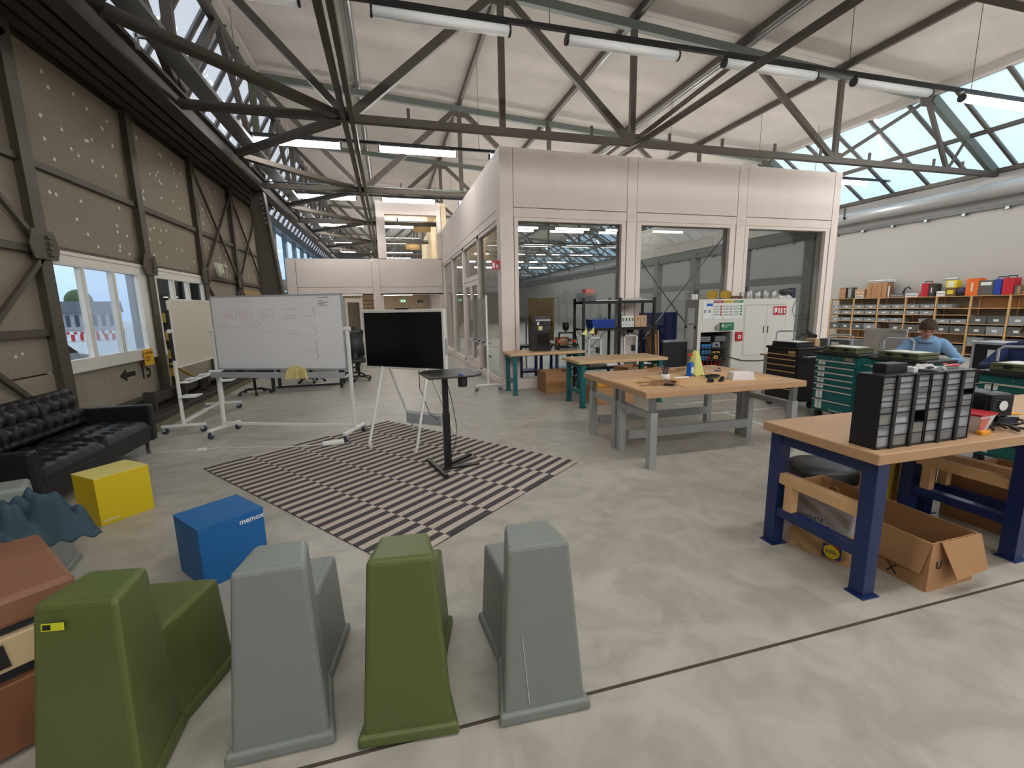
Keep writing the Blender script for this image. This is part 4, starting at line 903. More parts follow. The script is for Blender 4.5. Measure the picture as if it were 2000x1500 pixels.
tapeo = B().lathe([(.03, 0), (.055, 0), (.055, .03), (.03, .03)], 18).obj('tape_roll', mat('tape_tan', (196, 150, 80), .5) and 'tape_tan'); tapeo.location = (3.08, 4.31, ZT + .008); tag(tapeo, 'brown adhesive tape roll beside the white jar', 'tape')
cl = thing('bar_clamp', 'small dark bar clamp beside the tape roll', 'clamp', (2.93, 4.20, ZT + .012), .9); B().box(-.12, .12, -.008, .008, 0, .012).obj('bar', 'black_metal', cl); B().box(-.12, -.09, -.05, .05, 0, .02).obj('jaw', 'black_plastic', cl); B().box(.03, .07, -.06, .06, 0, .025).obj('jaw', 'black_plastic', cl)
mat('liquid_blue', (20, 88, 190), .15); mat('spray_red', (200, 60, 40), .4); mat('cloth_lime', (206, 208, 128), .9, var=.06)
sp = thing('spray_bottle', 'blue window-cleaner spray bottle with red trigger', 'bottle', (3.50, 4.62, ZT + .006), .5)
B().hexa([(-.055, -.03, 0), (.055, -.03, 0), (.055, .03, 0), (-.055, .03, 0)], [(-.045, -.026, .17), (.045, -.026, .17), (.045, .026, .17), (-.045, .026, .17)]).obj('bottle_body', 'liquid_blue', sp, bevel=.015, seg=3); B().lathe([(.03, .165), (.016, .21), (.016, .245)], 12).obj('neck', 'pane_clear', sp); B().box(-.02, .02, -.018, .018, .245, .275).box(-.05, -.02, -.012, .012, .25, .27).obj('trigger', 'spray_red', sp); B().box(-.035, .035, -.0315, -.030, .04, .11).obj('label_patch', 'paper', sp)
def drape(label, loc, rz):
    def f(u, v):
        a = u * 2 * PI; r = .03 + .085 * v ** .8 * (1 + .35 * math.sin(3 * a) + .2 * math.sin(5 * a + 1)); return (r * math.cos(a), .7 * r * math.sin(a), .30 * (1 - v) + .012 * math.sin(7 * a) * v)
    o = B().surf(f, 40, 16).obj('duster', 'cloth_lime', smooth=True, fix=False); o.location = loc; o.rotation_euler = (0, 0, rz); s = o.modifiers.new('t', 'SOLIDIFY'); s.thickness = .004; return tag(o, label, 'cloth')
drape('lime green duster hanging over the spray bottle', (3.60, 4.66, ZT + .007), .3)
tbx = thing('clear_tub', 'small milky plastic tub lying on the plywood sheet', 'tub', (3.88, 4.22, ZT + .006), -.25); B().hexa([(-.13, -.075, 0), (.13, -.075, 0), (.13, .075, 0), (-.13, .075, 0)], [(-.115, -.065, .09), (.115, -.065, .09), (.115, .065, .09), (-.115, .065, .09)]).obj('tub_body', mat('milky', (222, 218, 220), .4) and 'milky', tbx, bevel=.01); B().box(-.135, .135, -.08, .08, 0, .014).obj('rim', 'milky', tbx)
o = B().tube([(.10 * math.cos(q * .7) * (1 - q * .012), .07 * math.sin(q * .7) * (1 - q * .01), .008 + .006 * (q % 5)) for q in range(40)], .006, 5).obj('cable_coil', 'black_plastic'); o.location = (3.66, 4.42, ZT + .006); tag(o, 'coil of black cable beside the spray bottle', 'cable')
o = B().box(0, .2, 0, .035, 0, .012).obj('ruler_strip', 'white_paint'); o.location = (3.22, 4.52, ZT + .006); o.rotation_euler = (0, 0, .05); tag(o, 'short white strip lying before the spray bottle', 'strip')
for k, (x, y, l) in enumerate(((3.42, 4.16, 'black plastic clip on the plywood sheet'), (3.56, 4.16, 'black and white plastic wedge on the plywood sheet'))):
    o = B().prism([(-.035, 0), (.035, 0), (.03, .04), (-.02, .045)] if k == 0 else [(-.04, 0), (.04, 0), (.04, .055)], -.018, .018, 'y').obj('plastic_clip', 'black_plastic'); o.location = (x, y, ZT + .006); o.rotation_euler = (0, 0, .4 * k); tag(o, l, 'clip')
sd = thing('screwdriver', 'small blue-handled screwdriver on the rear table', 'screwdriver', (4.02, 4.83, ZT + .012), -.4); B().cyl((0, 0, 0), (.08, 0, 0), .011, 8).obj('handle', 'scissor_blue', sd); B().cyl((-.1, 0, 0), (0, 0, 0), .004, 6).obj('shaft', 'galv', sd)
o = B().cyl((0, 0, 0), (0, 0, .012), .02, 12).obj('bottle_cap', 'scissor_blue'); o.location = (4.28, 5.05, ZT); tag(o, 'dark blue bottle cap near the far table edge', 'cap')
# ================================================================ drawer organisers on the blue bench
ZB = .882
glass('drawer_clear', (226, 230, 236), .08, haze=.5, hazecol=(236, 238, 244)); mat('organiser_black', (26, 25, 30), .4)
mat('small_parts', (232, 232, 236), .6, rgb2=(120, 122, 134), scale=30)
def organiser(label, x0):
    t = thing('drawer_organiser', label, 'drawer cabinet', (x0, 1.768, ZB), 0, 'small-parts drawer cabinets'); W, D, Hh = .362, .150, .418
    B().box(0, .008, 0, D, 0, Hh).box(W - .008, W, 0, D, 0, Hh).box(.008, W - .008, 0, D, 0, .01).box(.008, W - .008, 0, D, Hh - .01, Hh).box(.008, W - .008, D - .006, D, .01, Hh - .01).obj('shell', 'organiser_black', t, bevel=.002)
    for x in (.105, .245): B().box(x - .011, x + .011, -.008, .004, .0, Hh).obj('locking_bar', 'organiser_black', t)
    rows = [(.385 + .014 - .034 * (k + 1), .032) for k in range(6)]; rows = [(z, .0295) for z, _ in rows]
    zs = [.012, .075, .138]
    small = B().box(-.0365, .0365, 0, .003, 0, .029).mesh('drawer', 'drawer_clear'); sc = B().box(-.033, .033, .02, .12, .002, .022).mesh('contents', 'small_parts')
    big = B().box(-.0505, .0505, 0, .003, 0, .058).mesh('drawer', 'drawer_clear'); bc = B().box(-.046, .046, .02, .12, .002, .042).mesh('contents', 'small_parts')
    mid = B().box(-.0505, .0505, 0, .003, 0, .029).mesh('drawer', 'drawer_clear'); mc = B().box(-.046, .046, .02, .12, .002, .022).mesh('contents', 'small_parts')
    rq = random.Random(int(x0 * 1000)); mats_ = ('small_parts', 'paper', 'organiser_black', 'small_parts', 'grating', 'small_parts')
    mcs = [B().box(-.046, .046, .008, .12, .002, .014 + .002 * q).mesh('contents', mm) for q, mm in enumerate(mats_)]; bcs = [B().box(-.046, .046, .008, .12, .002, .025 + .005 * q).mesh('contents', mm) for q, mm in enumerate(mats_)]
    for x in (.0625, .181, .3):
        for k in range(6):
            if (x0 > 2.9 and x > .29 and k == 2): continue
            d = inst('drawer', mid, t, (x, .004, .206 + k * .0335)); inst('contents', rq.choice(mcs), d)
        for k in range(3):
            if (x0 < 2.9 and x > .29 and k == 2): continue
            d = inst('drawer', big, t, (x, .004, .012 + k * .064)); inst('contents', rq.choice(bcs), d)
    for z in [.009 + .064 * k for k in range(4)] + [.203 + .0335 * k for k in range(1, 7)]: B().box(.008, W - .008, .006, D - .006, z - .0015, z + .0015).obj('shelf', 'organiser_black', t)
    return t
organiser('black cabinet of clear small-parts drawers at the bench corner', 2.562); organiser('black cabinet of clear small-parts drawers beside the soldering fan', 2.930)
ZO = ZB + .418
bxo = thing('black_case', 'flat black box on top of the drawer cabinets', 'box', (2.66, 1.83, ZO), 0); B().box(0, .16, 0, .075, 0, .052).obj('case_body', 'organiser_black', bxo, bevel=.003); B().box(-.001, .161, -.001, .076, .030, .031).obj('lid_seam', 'rubber', bxo)
o = B().box(0, .035, 0, .05, 0, .028).obj('white_tag', 'paper'); o.location = (2.825, 1.80, ZO); tag(o, 'white paper tag beside the flat black box', 'tag')
for k in range(3):
    o = B().surf(lambda u, v: ((u - .5) * .12, (v - .5) * .08, .006 + .012 * math.sin(5 * u + k) * math.sin(4 * v + k)), 10, 8).obj('clear_bag', mat('bag_film', (196, 192, 196), .25) if 'bag_film' not in M else 'bag_film', fix=False); o.location = (2.94 + .035 * k, 1.84, ZO + .012 + .003 * k); o.rotation_euler = (0, 0, .5 * k); tag(o, f'{["lowest", "middle", "uppermost"][k]} crinkled clear bag on the drawer cabinets', 'bag', 'clear bags')
mat('pink_red', (206, 84, 96), .5)
pln = thing('pliers', 'pair of pliers with pink handles on the drawer cabinets', 'pliers', (3.17, 1.85, ZO + .012), .35); B().tube([(0, 0, 0), (.05, .015, .004), (.10, .03, 0)], .009, 7).obj('handle', 'pink_red', pln); B().tube([(0, 0, 0), (.05, -.015, .004), (.10, -.03, 0)], .009, 7).obj('handle', 'pink_red', pln); B().prism([(0, -.012), (0, .012), (-.05, .004), (-.05, -.004)], -.006, .006).obj('jaws', 'galv', pln)
o = B().cyl((0, 0, 0), (.045, 0, 0), .008, 8).obj('plug_connector', 'white_paint'); o.location = (3.075, 1.80, ZO + .008); o.rotation_euler = (0, 0, .7); tag(o, 'small white plug on the drawer cabinets', 'plug')
# ---- other items on the blue bench
ff = thing('fume_fan', 'black solder fume fan with handle and round white label', 'fan', (3.76, 1.96, ZB + .07), -.12)
B().box(-.09, .09, -.08, .12, 0, .15).obj('housing', 'black_plastic', ff, bevel=.012); B().box(-.085, .085, -.095, -.08, .005, .145).obj('grille_frame', 'black_plastic', ff)
for q in range(7): B().box(-.075, .075, -.102, -.095, .015 + q * .018, .022 + q * .018).obj('grille_bar', 'rubber', ff)
B().cyl((0, -.103, .075), (0, -.106, .075), .032, 20).obj('round_label', 'white_paint', ff); B().tube([(-.07, .02, .15), (-.07, .02, .20), (.07, .02, .20), (.07, .02, .15)], .006, 6).obj('handle', 'black_metal', ff)
B().box(-.06, -.04, -.06, .08, -.07, 0).box(.04, .06, -.06, .08, -.07, 0).obj('stand_leg', 'black_metal', ff); B().cyl((-.10, -.02, .06), (-.09, -.02, .06), .03, 14).obj('knob', 'black_plastic', ff)
sta = thing('soldering_station', 'dark soldering station box beside the fume fan', 'soldering station', (3.56, 2.03, ZB), 0); B().box(-.07, .07, -.03, .12, .0, .19).obj('case', 'black_plastic', sta, bevel=.008); B().cyl((.03, -.03, .1), (.03, -.045, .1), .022, 14).obj('dial', 'rubber', sta)
mat('red_lid', (190, 34, 48), .4); mat('salmon', (214, 120, 112), .6); mat('sponge', (238, 164, 48), .8)
tb = thing('red_lid_tub', 'clear plastic tub with red lid and pink cloth inside', 'tub', (3.52, 1.86, ZB), .1); B().hexa([(-.045, -.035, 0), (.045, -.035, 0), (.045, .035, 0), (-.045, .035, 0)], [(-.085, -.055, .11), (.085, -.055, .11), (.085, .055, .11), (-.085, .055, .11)]).obj('tub_body', 'milky', tb); B().box(-.09, .09, -.06, .06, .11, .122).obj('lid', 'red_lid', tb); B().hexa([(-.05, -.042, .02), (.0, -.042, .02), (.0, -.036, .02), (-.05, -.036, .02)], [(-.08, -.056, .095), (.02, -.056, .095), (.02, -.04, .085), (-.055, -.04, .085)]).obj('pink_cloth', 'salmon', tb)
o = B().box(-.04, .04, -.015, .015, 0, .025).obj('yellow_sponge', 'sponge', bevel=.004); o.location = (3.47, 1.79, ZB); tag(o, 'small orange-yellow sponge in front of the red-lidded tub', 'sponge')
for k in range(3):
    o = B().tube([(.02 * q, .05 * math.sin(q * .9 + k), .012 + .035 * max(0, math.sin(q * .55 + k))) for q in range(14)], .008, 6).obj('black_cable', 'black_plastic', smooth=True); o.location = (3.58 + .03 * k, 1.80 + .05 * k, ZB + .004 + .003 * k); o.rotation_euler = (0, 0, .15 * k - .2); tag(o, f'{["front", "middle", "rear"][k]} loop of black cable under the fume fan', 'cable', 'black cables')
pk = thing('blue_packet', 'blue and white packet behind the black cables', 'packet', (3.92, 1.98, ZB), -.5); B().box(-.1, .1, -.05, .05, 0, .06).obj('packet_body', 'scissor_blue', pk); B().box(-.101, .101, -.051, .051, .045, .062).obj('packet_band', 'white_paint', pk); B().box(-.11, .11, -.06, .06, .062, .066).obj('packet_flap', 'sponge', pk)
o = B().box(-.12, .12, -.09, .09, 0, .20).obj('paper_stack_box', 'paper'); o.location = (3.62, 2.26, ZB); tag(o, 'pale box behind the soldering station', 'box')
# ================================================================ under the blue bench
mat('card', (176, 132, 92), .8, var=.06, scale=3); mat('card_in', (120, 86, 58), .85, var=.06); mat('kraft', (184, 148, 100), .85, var=.12, scale=6); mat('kraft_grey', (168, 160, 158), .85, var=.14, scale=5)
def open_box(label, loc, rz, W, D, h, flaps=True, name='cardboard_box'):
    t = thing(name, label, 'box', loc, rz, 'open cardboard boxes'); s = .006
    B().box(0, W, 0, s, 0, h).obj('side_panel', 'card', t); B().box(0, W, D - s, D, 0, h).obj('side_panel', 'card', t); B().box(0, s, s, D - s, 0, h).obj('side_panel', 'card', t); B().box(W - s, W, s, D - s, 0, h).obj('side_panel', 'card', t); B().box(s, W - s, s, D - s, 0, .01).obj('bottom_panel', 'card_in', t)
    return t
cb_ = open_box('long open cardboard box with folded flap under the blue bench', (2.955, 1.665, 0), 0.02, .40, 1.0, .31)
B().hexa([(.02, -.005, .31), (.38, -.005, .31), (.38, 0, .31), (.02, 0, .31)], [(.04, -.135, .22), (.36, -.135, .22), (.36, -.130, .22), (.04, -.130, .22)]).obj('flap', 'card', cb_) if False else None
B().hexa([(.12, -.075, .10), (.42, -.06, .10), (.42, -.055, .10), (.12, -.07, .10)], [(.06, -.012, .31), (.40, -.012, .31), (.40, -.006, .31), (.06, -.006, .31)]).obj('flap', 'card', cb_)
B().hexa([(-.03, .03, .11), (-.025, .03, .11), (-.025, .92, .11), (-.03, .92, .11)], [(-.008, .0, .31), (-.002, .0, .31), (-.002, .98, .31), (-.008, .98, .31)]).obj('flap', 'card', cb_)
text('X', .09, 'stencil', cb_, (-.004, .22, .02), (PI / 2, 0, -PI / 2)); text('U', .07, 'stencil', cb_, (.05, -.004, .14), (PI / 2, 0, 0))
bag = thing('paper_bag', 'crumpled brown paper carrier bag with a round yellow logo', 'paper bag', (2.795, 2.185, 0), math.radians(-72))
def bagside(u, v):
    z = v * .40; w_ = .18 * (1 + .05 * math.sin(9 * v)); d_ = .085 * (1 - .35 * v)
    a = u * 4; s_ = int(min(3, a)); fr2 = a - s_
    P4 = [(-w_, -d_), (w_, -d_), (w_, d_), (-w_, d_)]; p, q = P4[s_], P4[(s_ + 1) % 4]
    cr = .008 * math.sin(17 * u * 3 + 11 * v) * math.sin(13 * v + 7 * u)
    return (p[0] + (q[0] - p[0]) * fr2 + cr, p[1] + (q[1] - p[1]) * fr2 + cr, z + (.02 * math.sin(20 * u) if v > .95 else 0))
B().surf(bagside, 64, 20).obj('bag_body', 'kraft', bag, smooth=True, fix=False)
def bagband(u, v): p = bagside(u, .52 + .46 * v); return (p[0] * 1.012, p[1] * 1.02, p[2])
B().surf(bagband, 64, 12).obj('printed_band', 'kraft_grey', bag, smooth=True, fix=False)
for y in (-.05, .05): B().tube([(-.06, y, .37), (-.055, y, .42), (-.02, y, .46), (.02, y, .46), (.055, y, .42), (.06, y, .37)], .004, 5).obj('handle', 'kraft', bag)
lg = B().box(-.055, .055, -.0885, -.087, .035, .125).obj('logo_square', mat('logo_blue', (44, 48, 120), .6) and 'logo_blue', bag); lg.location = (.085, -.006, -.012)
b_ = B().cyl((0, -.0885, .08), (0, -.0895, .08), .047, 24).obj('logo_disc', mat('logo_yellow', (236, 208, 30), .6) and 'logo_yellow', lg); text('LIDL', .032, 'logo_blue', lg, (0, -.090, .07), (PI / 2, 0, 0), 'CENTER', bold=True)
B().cyl((.03, -.0885, .13), (.03, -.0895, .13), .02, 16).obj('logo_dot', 'red_lid', lg)
text('- WHITE -', .04, 'stencil', bag, (-.04, -.096, .245), (PI / 2 - .06, 0, 0), 'CENTER'); text('HORSE', .06, 'stencil', bag, (-.03, -.098, .19), (PI / 2 - .06, 0, 0), 'CENTER', bold=True)
pf = thing('pouf_stool', 'low round stool with black cushion behind the blue bench', 'stool', (3.62, 2.92, 0)); B().lathe([(.20, .0), (.24, .01), (.255, .14), (.25, .15)], 32).obj('base', 'paper', pf, smooth=True); B().lathe([(.25, .15), (.27, .17), (.272, .25), (.25, .285), (.15, .305), (.01, .31)], 32).obj('cushion', 'black_plastic', pf, smooth=True)
open_box('tall open cardboard box under the second blue bench', (4.20, 1.86, 0), .0, .60, .50, .40); text('O', .09, 'stencil', bpy.data.objects[[o.name for o in bpy.data.objects if o.name.startswith('cardboard_box')][-1]], (.22, -.004, .12), (PI / 2, 0, 0), bold=True)
open_box('open cardboard box with raised flaps behind the blue benches', (4.05, 2.62, 0), .15, .5, .4, .42)
yb_ = thing('yellow_bin', 'narrow yellow plastic bin behind the blue bench', 'bin', (3.87, 2.58, 0)); B().hexa([(-.06, -.06, 0), (.06, -.06, 0), (.06, .06, 0), (-.06, .06, 0)], [(-.08, -.08, .5), (.08, -.08, .5), (.08, .08, .5), (-.08, .08, .5)]).obj('bin_body', 'hazard_yellow', yb_, bevel=.01)
# ================================================================ tool trolleys
mat('trolley_teal', (14, 98, 98), .4, var=.04); mat('trolley_black', (34, 32, 34), .4, var=.06); mat('strip_silver', (216, 210, 198), .35, .4); mat('strip_gold', (206, 164, 104), .4, .3); mat('olive', (88, 92, 62), .65, var=.1, scale=12); mat('label_white', (226, 228, 226), .6)
def trolley(label, x0, y0, y1, paint, strip, rows, tags=True, brand=None, badge=True, h=1.0):
    """drawer fronts look towards -X; local x into the cabinet, local y along the front"""
    t = thing('tool_trolley', label, 'tool trolley', (x0, y0, 0), 0, 'tool trolleys'); W = y1 - y0; D = .50
    B().box(.02, D, 0, W, .13, h - .04).obj('body', paint, t, bevel=.008); B().box(-.01, D + .02, -.015, W + .015, h - .04, h).obj('top_tray', 'black_plastic', t, bevel=.01)
    for x in (.08, D - .08):
        for y in (.07, W - .07):
            w_ = B().cyl((x, y - .02, .06), (x, y + .02, .06), .06, 16).obj('caster_wheel', 'rubber', t); B().box(x - .03, x + .03, y - .03, y + .03, .08, .13).obj('caster_plate', 'black_metal', w_)
    z = h - .11
    for k, dh in enumerate(rows):
        d = B().box(.0, .02, .02, W - .02, z - dh + .006, z).obj('drawer', paint, t, bevel=.003); B().box(-.014, .0, .03, W - .03, z - .022, z - .006).obj('drawer_pull', strip, d)
        if tags: B().box(-.003, .0, W - .12, W - .07, z - dh + .012, z - .026).obj('label_strip', 'label_white', d); B().box(-.003, .0, W - .17, W - .13, z - dh + .012, z - .026).obj('label_strip', 'label_white', d)
        z -= dh
    B().cyl((-.001, W * .55, h - .075), (.02, W * .55, h - .075), .01, 10).obj('lock', 'chrome', t)
    if badge: B().box(-.002, .021, .06, .17, h - .10, h - .055).obj('badge', 'strip_gold' if strip == 'strip_gold' else 'grating', t)
    B().tube([(.12, -.0, h - .14), (.12, -.07, h - .14), (.42, -.07, h - .14), (.42, 0, h - .14)], .012, 7).obj('push_handle', 'grey_paint', t)
    if brand:
        text(brand, .045, 'label_white', t, (-.004, W - .28, .16), (PI / 2, 0, -PI / 2)); B().box(-.003, 0.02, .06, .09, .165, .195).obj('logo_patch', 'red_lid', t)
    return t
trolley('black tool trolley with gold drawer strips beside the grey cabinet', 6.10, 5.50, 6.10, 'trolley_black', 'strip_gold', [.075, .095, .10, .10, .09, .09, .14], False)
trolley('teal tool trolley showing its whole drawer front beside the black one', 6.00, 4.50, 5.12, 'trolley_teal', 'strip_silver', [.085, .085, .085, .085, .085, .15, .15], True, 'Toolster-Teams', h=.995)
trolley('teal tool trolley directly in front of the man in the pale blue hoodie', 5.98, 3.70, 4.33, 'trolley_teal', 'strip_silver', [.085, .085, .085, .085, .085, .15, .15], h=.995)
trolley('teal tool trolley cut off by the right edge behind the fume fan', 5.74, 2.46, 3.08, 'trolley_teal', 'strip_silver', [.085, .085, .085, .085, .085, .15, .15], h=.995)
def case(label, x, y, z, m='olive', rz=0, W=.47, D=.34):
    t = thing('tool_case', label, 'case', (x, y, z), rz, 'flat cases on the trolleys')
    B().box(0, D, -W, 0, 0, .045).obj('case_base', m, t, bevel=.008); B().box(0, D, -W, 0, .048, .078).obj('case_lid', m, t, bevel=.008); B().box(.03, D - .03, -W + .05, -.05, .078, .082).obj('paper_sheet', 'label_white', t)
    B().tube([(.06, -.02, .09), (.06, -.02, .21), (.06, -.06, .24), (.06, -.32, .25), (.06, -.36, .22), (.06, -.36, .10)], .012, 8).obj('bail_handle', 'alu', t)
    for y_ in (-.14, -W + .14): B().box(-.008, 0, y_ - .03, y_ + .03, .03, .065).obj('latch', 'black_metal', t)
    return t
case('dark flat case with bail handle on the black trolley', 6.14, 6.04, 1.0, 'black_plastic'); case('olive flat case with bail handle on the fully visible teal trolley', 6.06, 5.05, .995)
case('olive flat case with bail handle in front of the man in pale blue', 6.02, 4.27, .995); case('olive flat case with bail handle on the rightmost trolley', 5.80, 3.03, .995)
# ================================================================ desks, monitor and clutter behind the trolleys
mat('desk_tan', (190, 156, 120), .5, var=.06); mat('monitor_grey', (170, 168, 164), .45); mat('dark_grey_box', (92, 92, 90), .55, var=.08); mat('mid_grey_box', (150, 154, 156), .5, var=.05)
def desk(label, x0, x1, y0, y1, h=.76):
    t = thing('work_desk', label, 'desk', (x0, y0, 0), 0, 'desks behind the trolleys'); W, D = x1 - x0, y1 - y0
    B().box(0, W, 0, D, h - .03, h).obj('desk_top', 'desk_tan', t)
    for x in (.05, W - .1):
        for y in (.05, D - .1): B().box(x, x + .05, y, y + .05, 0, h - .03).obj('leg', 'grey_paint', t)
desk('tan desk carrying the grey monitor', 6.75, 7.45, 4.95, 6.9); desk('tan desk in front of the seated man', 6.72, 7.30, 3.98, 4.88); desk('grey desk on the right by the person in navy', 6.5, 7.02, 2.3, 3.45)
mn = thing('monitor', 'back of a grey monitor on its stand between the trolleys', 'monitor', (7.33, 5.13, .76), math.radians(3))
B().box(0, .03, -.30, .30, .12, .52).obj('panel', 'monitor_grey', mn, bevel=.006); B().box(.03, .06, -.2, .2, .2, .4).obj('rear_cover', 'monitor_grey', mn, bevel=.01); B().box(-.03, 0, -.03, .03, .0, .36).obj('stand_neck', 'alu', mn); B().box(-.11, .11, -.13, .13, 0, .012).obj('stand_base', 'alu', mn); text('ARTDIRO', .05, 'dark_grey_box', mn, (-.001, -.06, .46), (PI / 2, 0, -PI / 2)); B().box(-.002, 0, -.02, .02, .29, .31).obj('logo', 'label_white', mn)
b = B(); rs = random.Random(31)
for k, (m_, l, x, y, z, s_) in enumerate((('red_lid', 'small red parts bin on the desk behind the black trolley', 7.0, 6.10, .76, (.07, .12, .07)), ('red_lid', 'second small red parts bin behind the black trolley', 7.0, 5.82, .76, (.07, .10, .06)), ('desk_tan', 'tilted brown wooden wedge behind the dark flat case', 6.62, 5.72, 1.0, (.05, .1, .12)), ('white_paint', 'small white tape dispenser beside the monitor', 7.1, 4.82, .76, (.05, .06, .05)), ('scissor_blue', 'small blue pouch on the left desk', 7.2, 6.3, .76, (.08, .12, .1)), ('sponge', 'orange roll on the left desk', 6.95, 5.95, .76, (.04, .05, .06)))):
    t = thing('desk_item', l, 'box', (x, y, z)); a, c, h_ = s_
    B().hexa([(-a, -c, 0), (a, -c, 0), (a, c, 0), (-a, c, 0)], [(-a * .9, -c * .92, h_), (a * .9, -c * .92, h_), (a * .9, c * .92, h_), (-a * .9, c * .92, h_)]).obj('item_body', m_, t, bevel=.006); B().box(-a * .7, a * .7, -c * .7, c * .7, h_, h_ + .004).obj('item_top', 'rubber' if m_ == 'red_lid' else m_, t)
lampd = thing('desk_lamp', 'black articulated desk lamp on the left desk', 'lamp', (7.1, 6.45, .76)); B().cyl((0, 0, 0), (0, 0, .02), .09, 18).obj('lamp_base', 'black_metal', lampd); B().tube([(0, 0, .02), (.0, .12, .25), (0, -.22, .42)], .01, 6).obj('arm', 'black_metal', lampd); B().cyl((0, -.22, .42), (-.02, -.32, .33), .03, 14, .085).obj('lamp_shade', 'black_metal', lampd)
wc = thing('wooden_carrier', 'tan plywood carrier with two slots on the left desk', 'wooden carrier', (6.85, 5.45, .76), math.radians(10)); B().prism([(-.2, 0), (.2, 0), (.17, .12), (.06, .27), (-.06, .27), (-.17, .05)], -.03, .03, 'x').obj('carrier_side', 'plywood', wc); B().box(-.032, -.028, -.12, -.05, .02, .09).box(-.032, -.028, .03, .10, .02, .09).obj('slot', 'rubber', wc)
o = B().ball((0, 0, .05), (.12, .12, .07)).obj('white_helmet', 'milky', smooth=True); o.location = (7.25, 5.72, .76); tag(o, 'rounded white dome on the desk left of the monitor', 'dome')
sh = thing('clutter_crate', 'dark grey crate with a white label left of the monitor', 'crate', (8.3, 6.55, .0)); B().box(-.2, .2, -.3, .3, .75, 1.0).obj('crate_body', 'dark_grey_box', sh, bevel=.01); B().box(-.203, -.2, -.1, .05, .88, .95).obj('label', 'label_white', sh); B().box(-.22, .22, -.32, .32, 0, .75).obj('pedestal', 'desk_tan', sh)
fc = thing('flight_case', 'black flight case with silver edges right of the seated man', 'flight case', (9.0, 4.35, 0)); B().box(0, .5, 0, .60, .30, 1.0).obj('case_body', 'trolley_black', fc)
for z in (.30, 1.0): B().box(-.012, .51, -.012, .612, z, z + .035).obj('edge_rail', 'alu', fc)
for y in (0, .57): B().box(-.012, .02, y, y + .03, .33, 1.0).obj('edge_post', 'alu', fc)
B().box(-.008, 0, .22, .40, .78, .92).obj('label', 'label_white', fc)
for x in (.06, .44):
    for y in (.06, .54): B().cyl((x, y - .02, .15), (x, y + .02, .15), .14, 14).obj('caster_wheel', 'rubber', fc)
for k in range(3):
    o = B().box(-.15, .15, -.11, .11, 0, .006).obj('paper_sheet', 'paper'); o.location = (6.78, 2.95 + .09 * k, .762 + .007 * k); o.rotation_euler = (0, 0, .3 * k); tag(o, f'{["lowest", "middle", "top"][k]} loose paper sheet on the grey desk', 'paper', 'loose sheets')
# ================================================================ people
mat('skin', (204, 156, 132), .55, var=.05, scale=8); mat('hair', (70, 52, 38), .8, var=.35, scale=40, bump=.5); mat('hoodie_blue', (126, 164, 204), .85, var=.06, scale=9, bump=.1); mat('navy', (38, 52, 96), .85, var=.1); mat('denim', (60, 66, 84), .85)
def skin(name, chains, m, parent, sub=2, root=0):
    """connected joints with a radius each, grown into one surface"""
    vs, es, rad, idx = [], [], [], {}
    for ch in chains:
        prev = None
        for key, p, r in ch:
            if key not in idx: idx[key] = len(vs); vs.append(p); rad.append(r)
            if prev is not None and (prev, idx[key]) not in es: es.append((prev, idx[key]))
            prev = idx[key]
    me = bpy.data.meshes.new(name); me.from_pydata(vs, es, []); me.materials.append(M[m]); o = inst(name, me, parent)
    md = o.modifiers.new('skin', 'SKIN'); md.use_smooth_shade = True
    for i, sv in enumerate(me.skin_vertices[0].data):
        r = rad[i]; sv.radius = r if isinstance(r, tuple) else (r, r); sv.use_root = (i == root)
    s = o.modifiers.new('sub', 'SUBSURF'); s.levels = sub; s.render_levels = sub
    return o
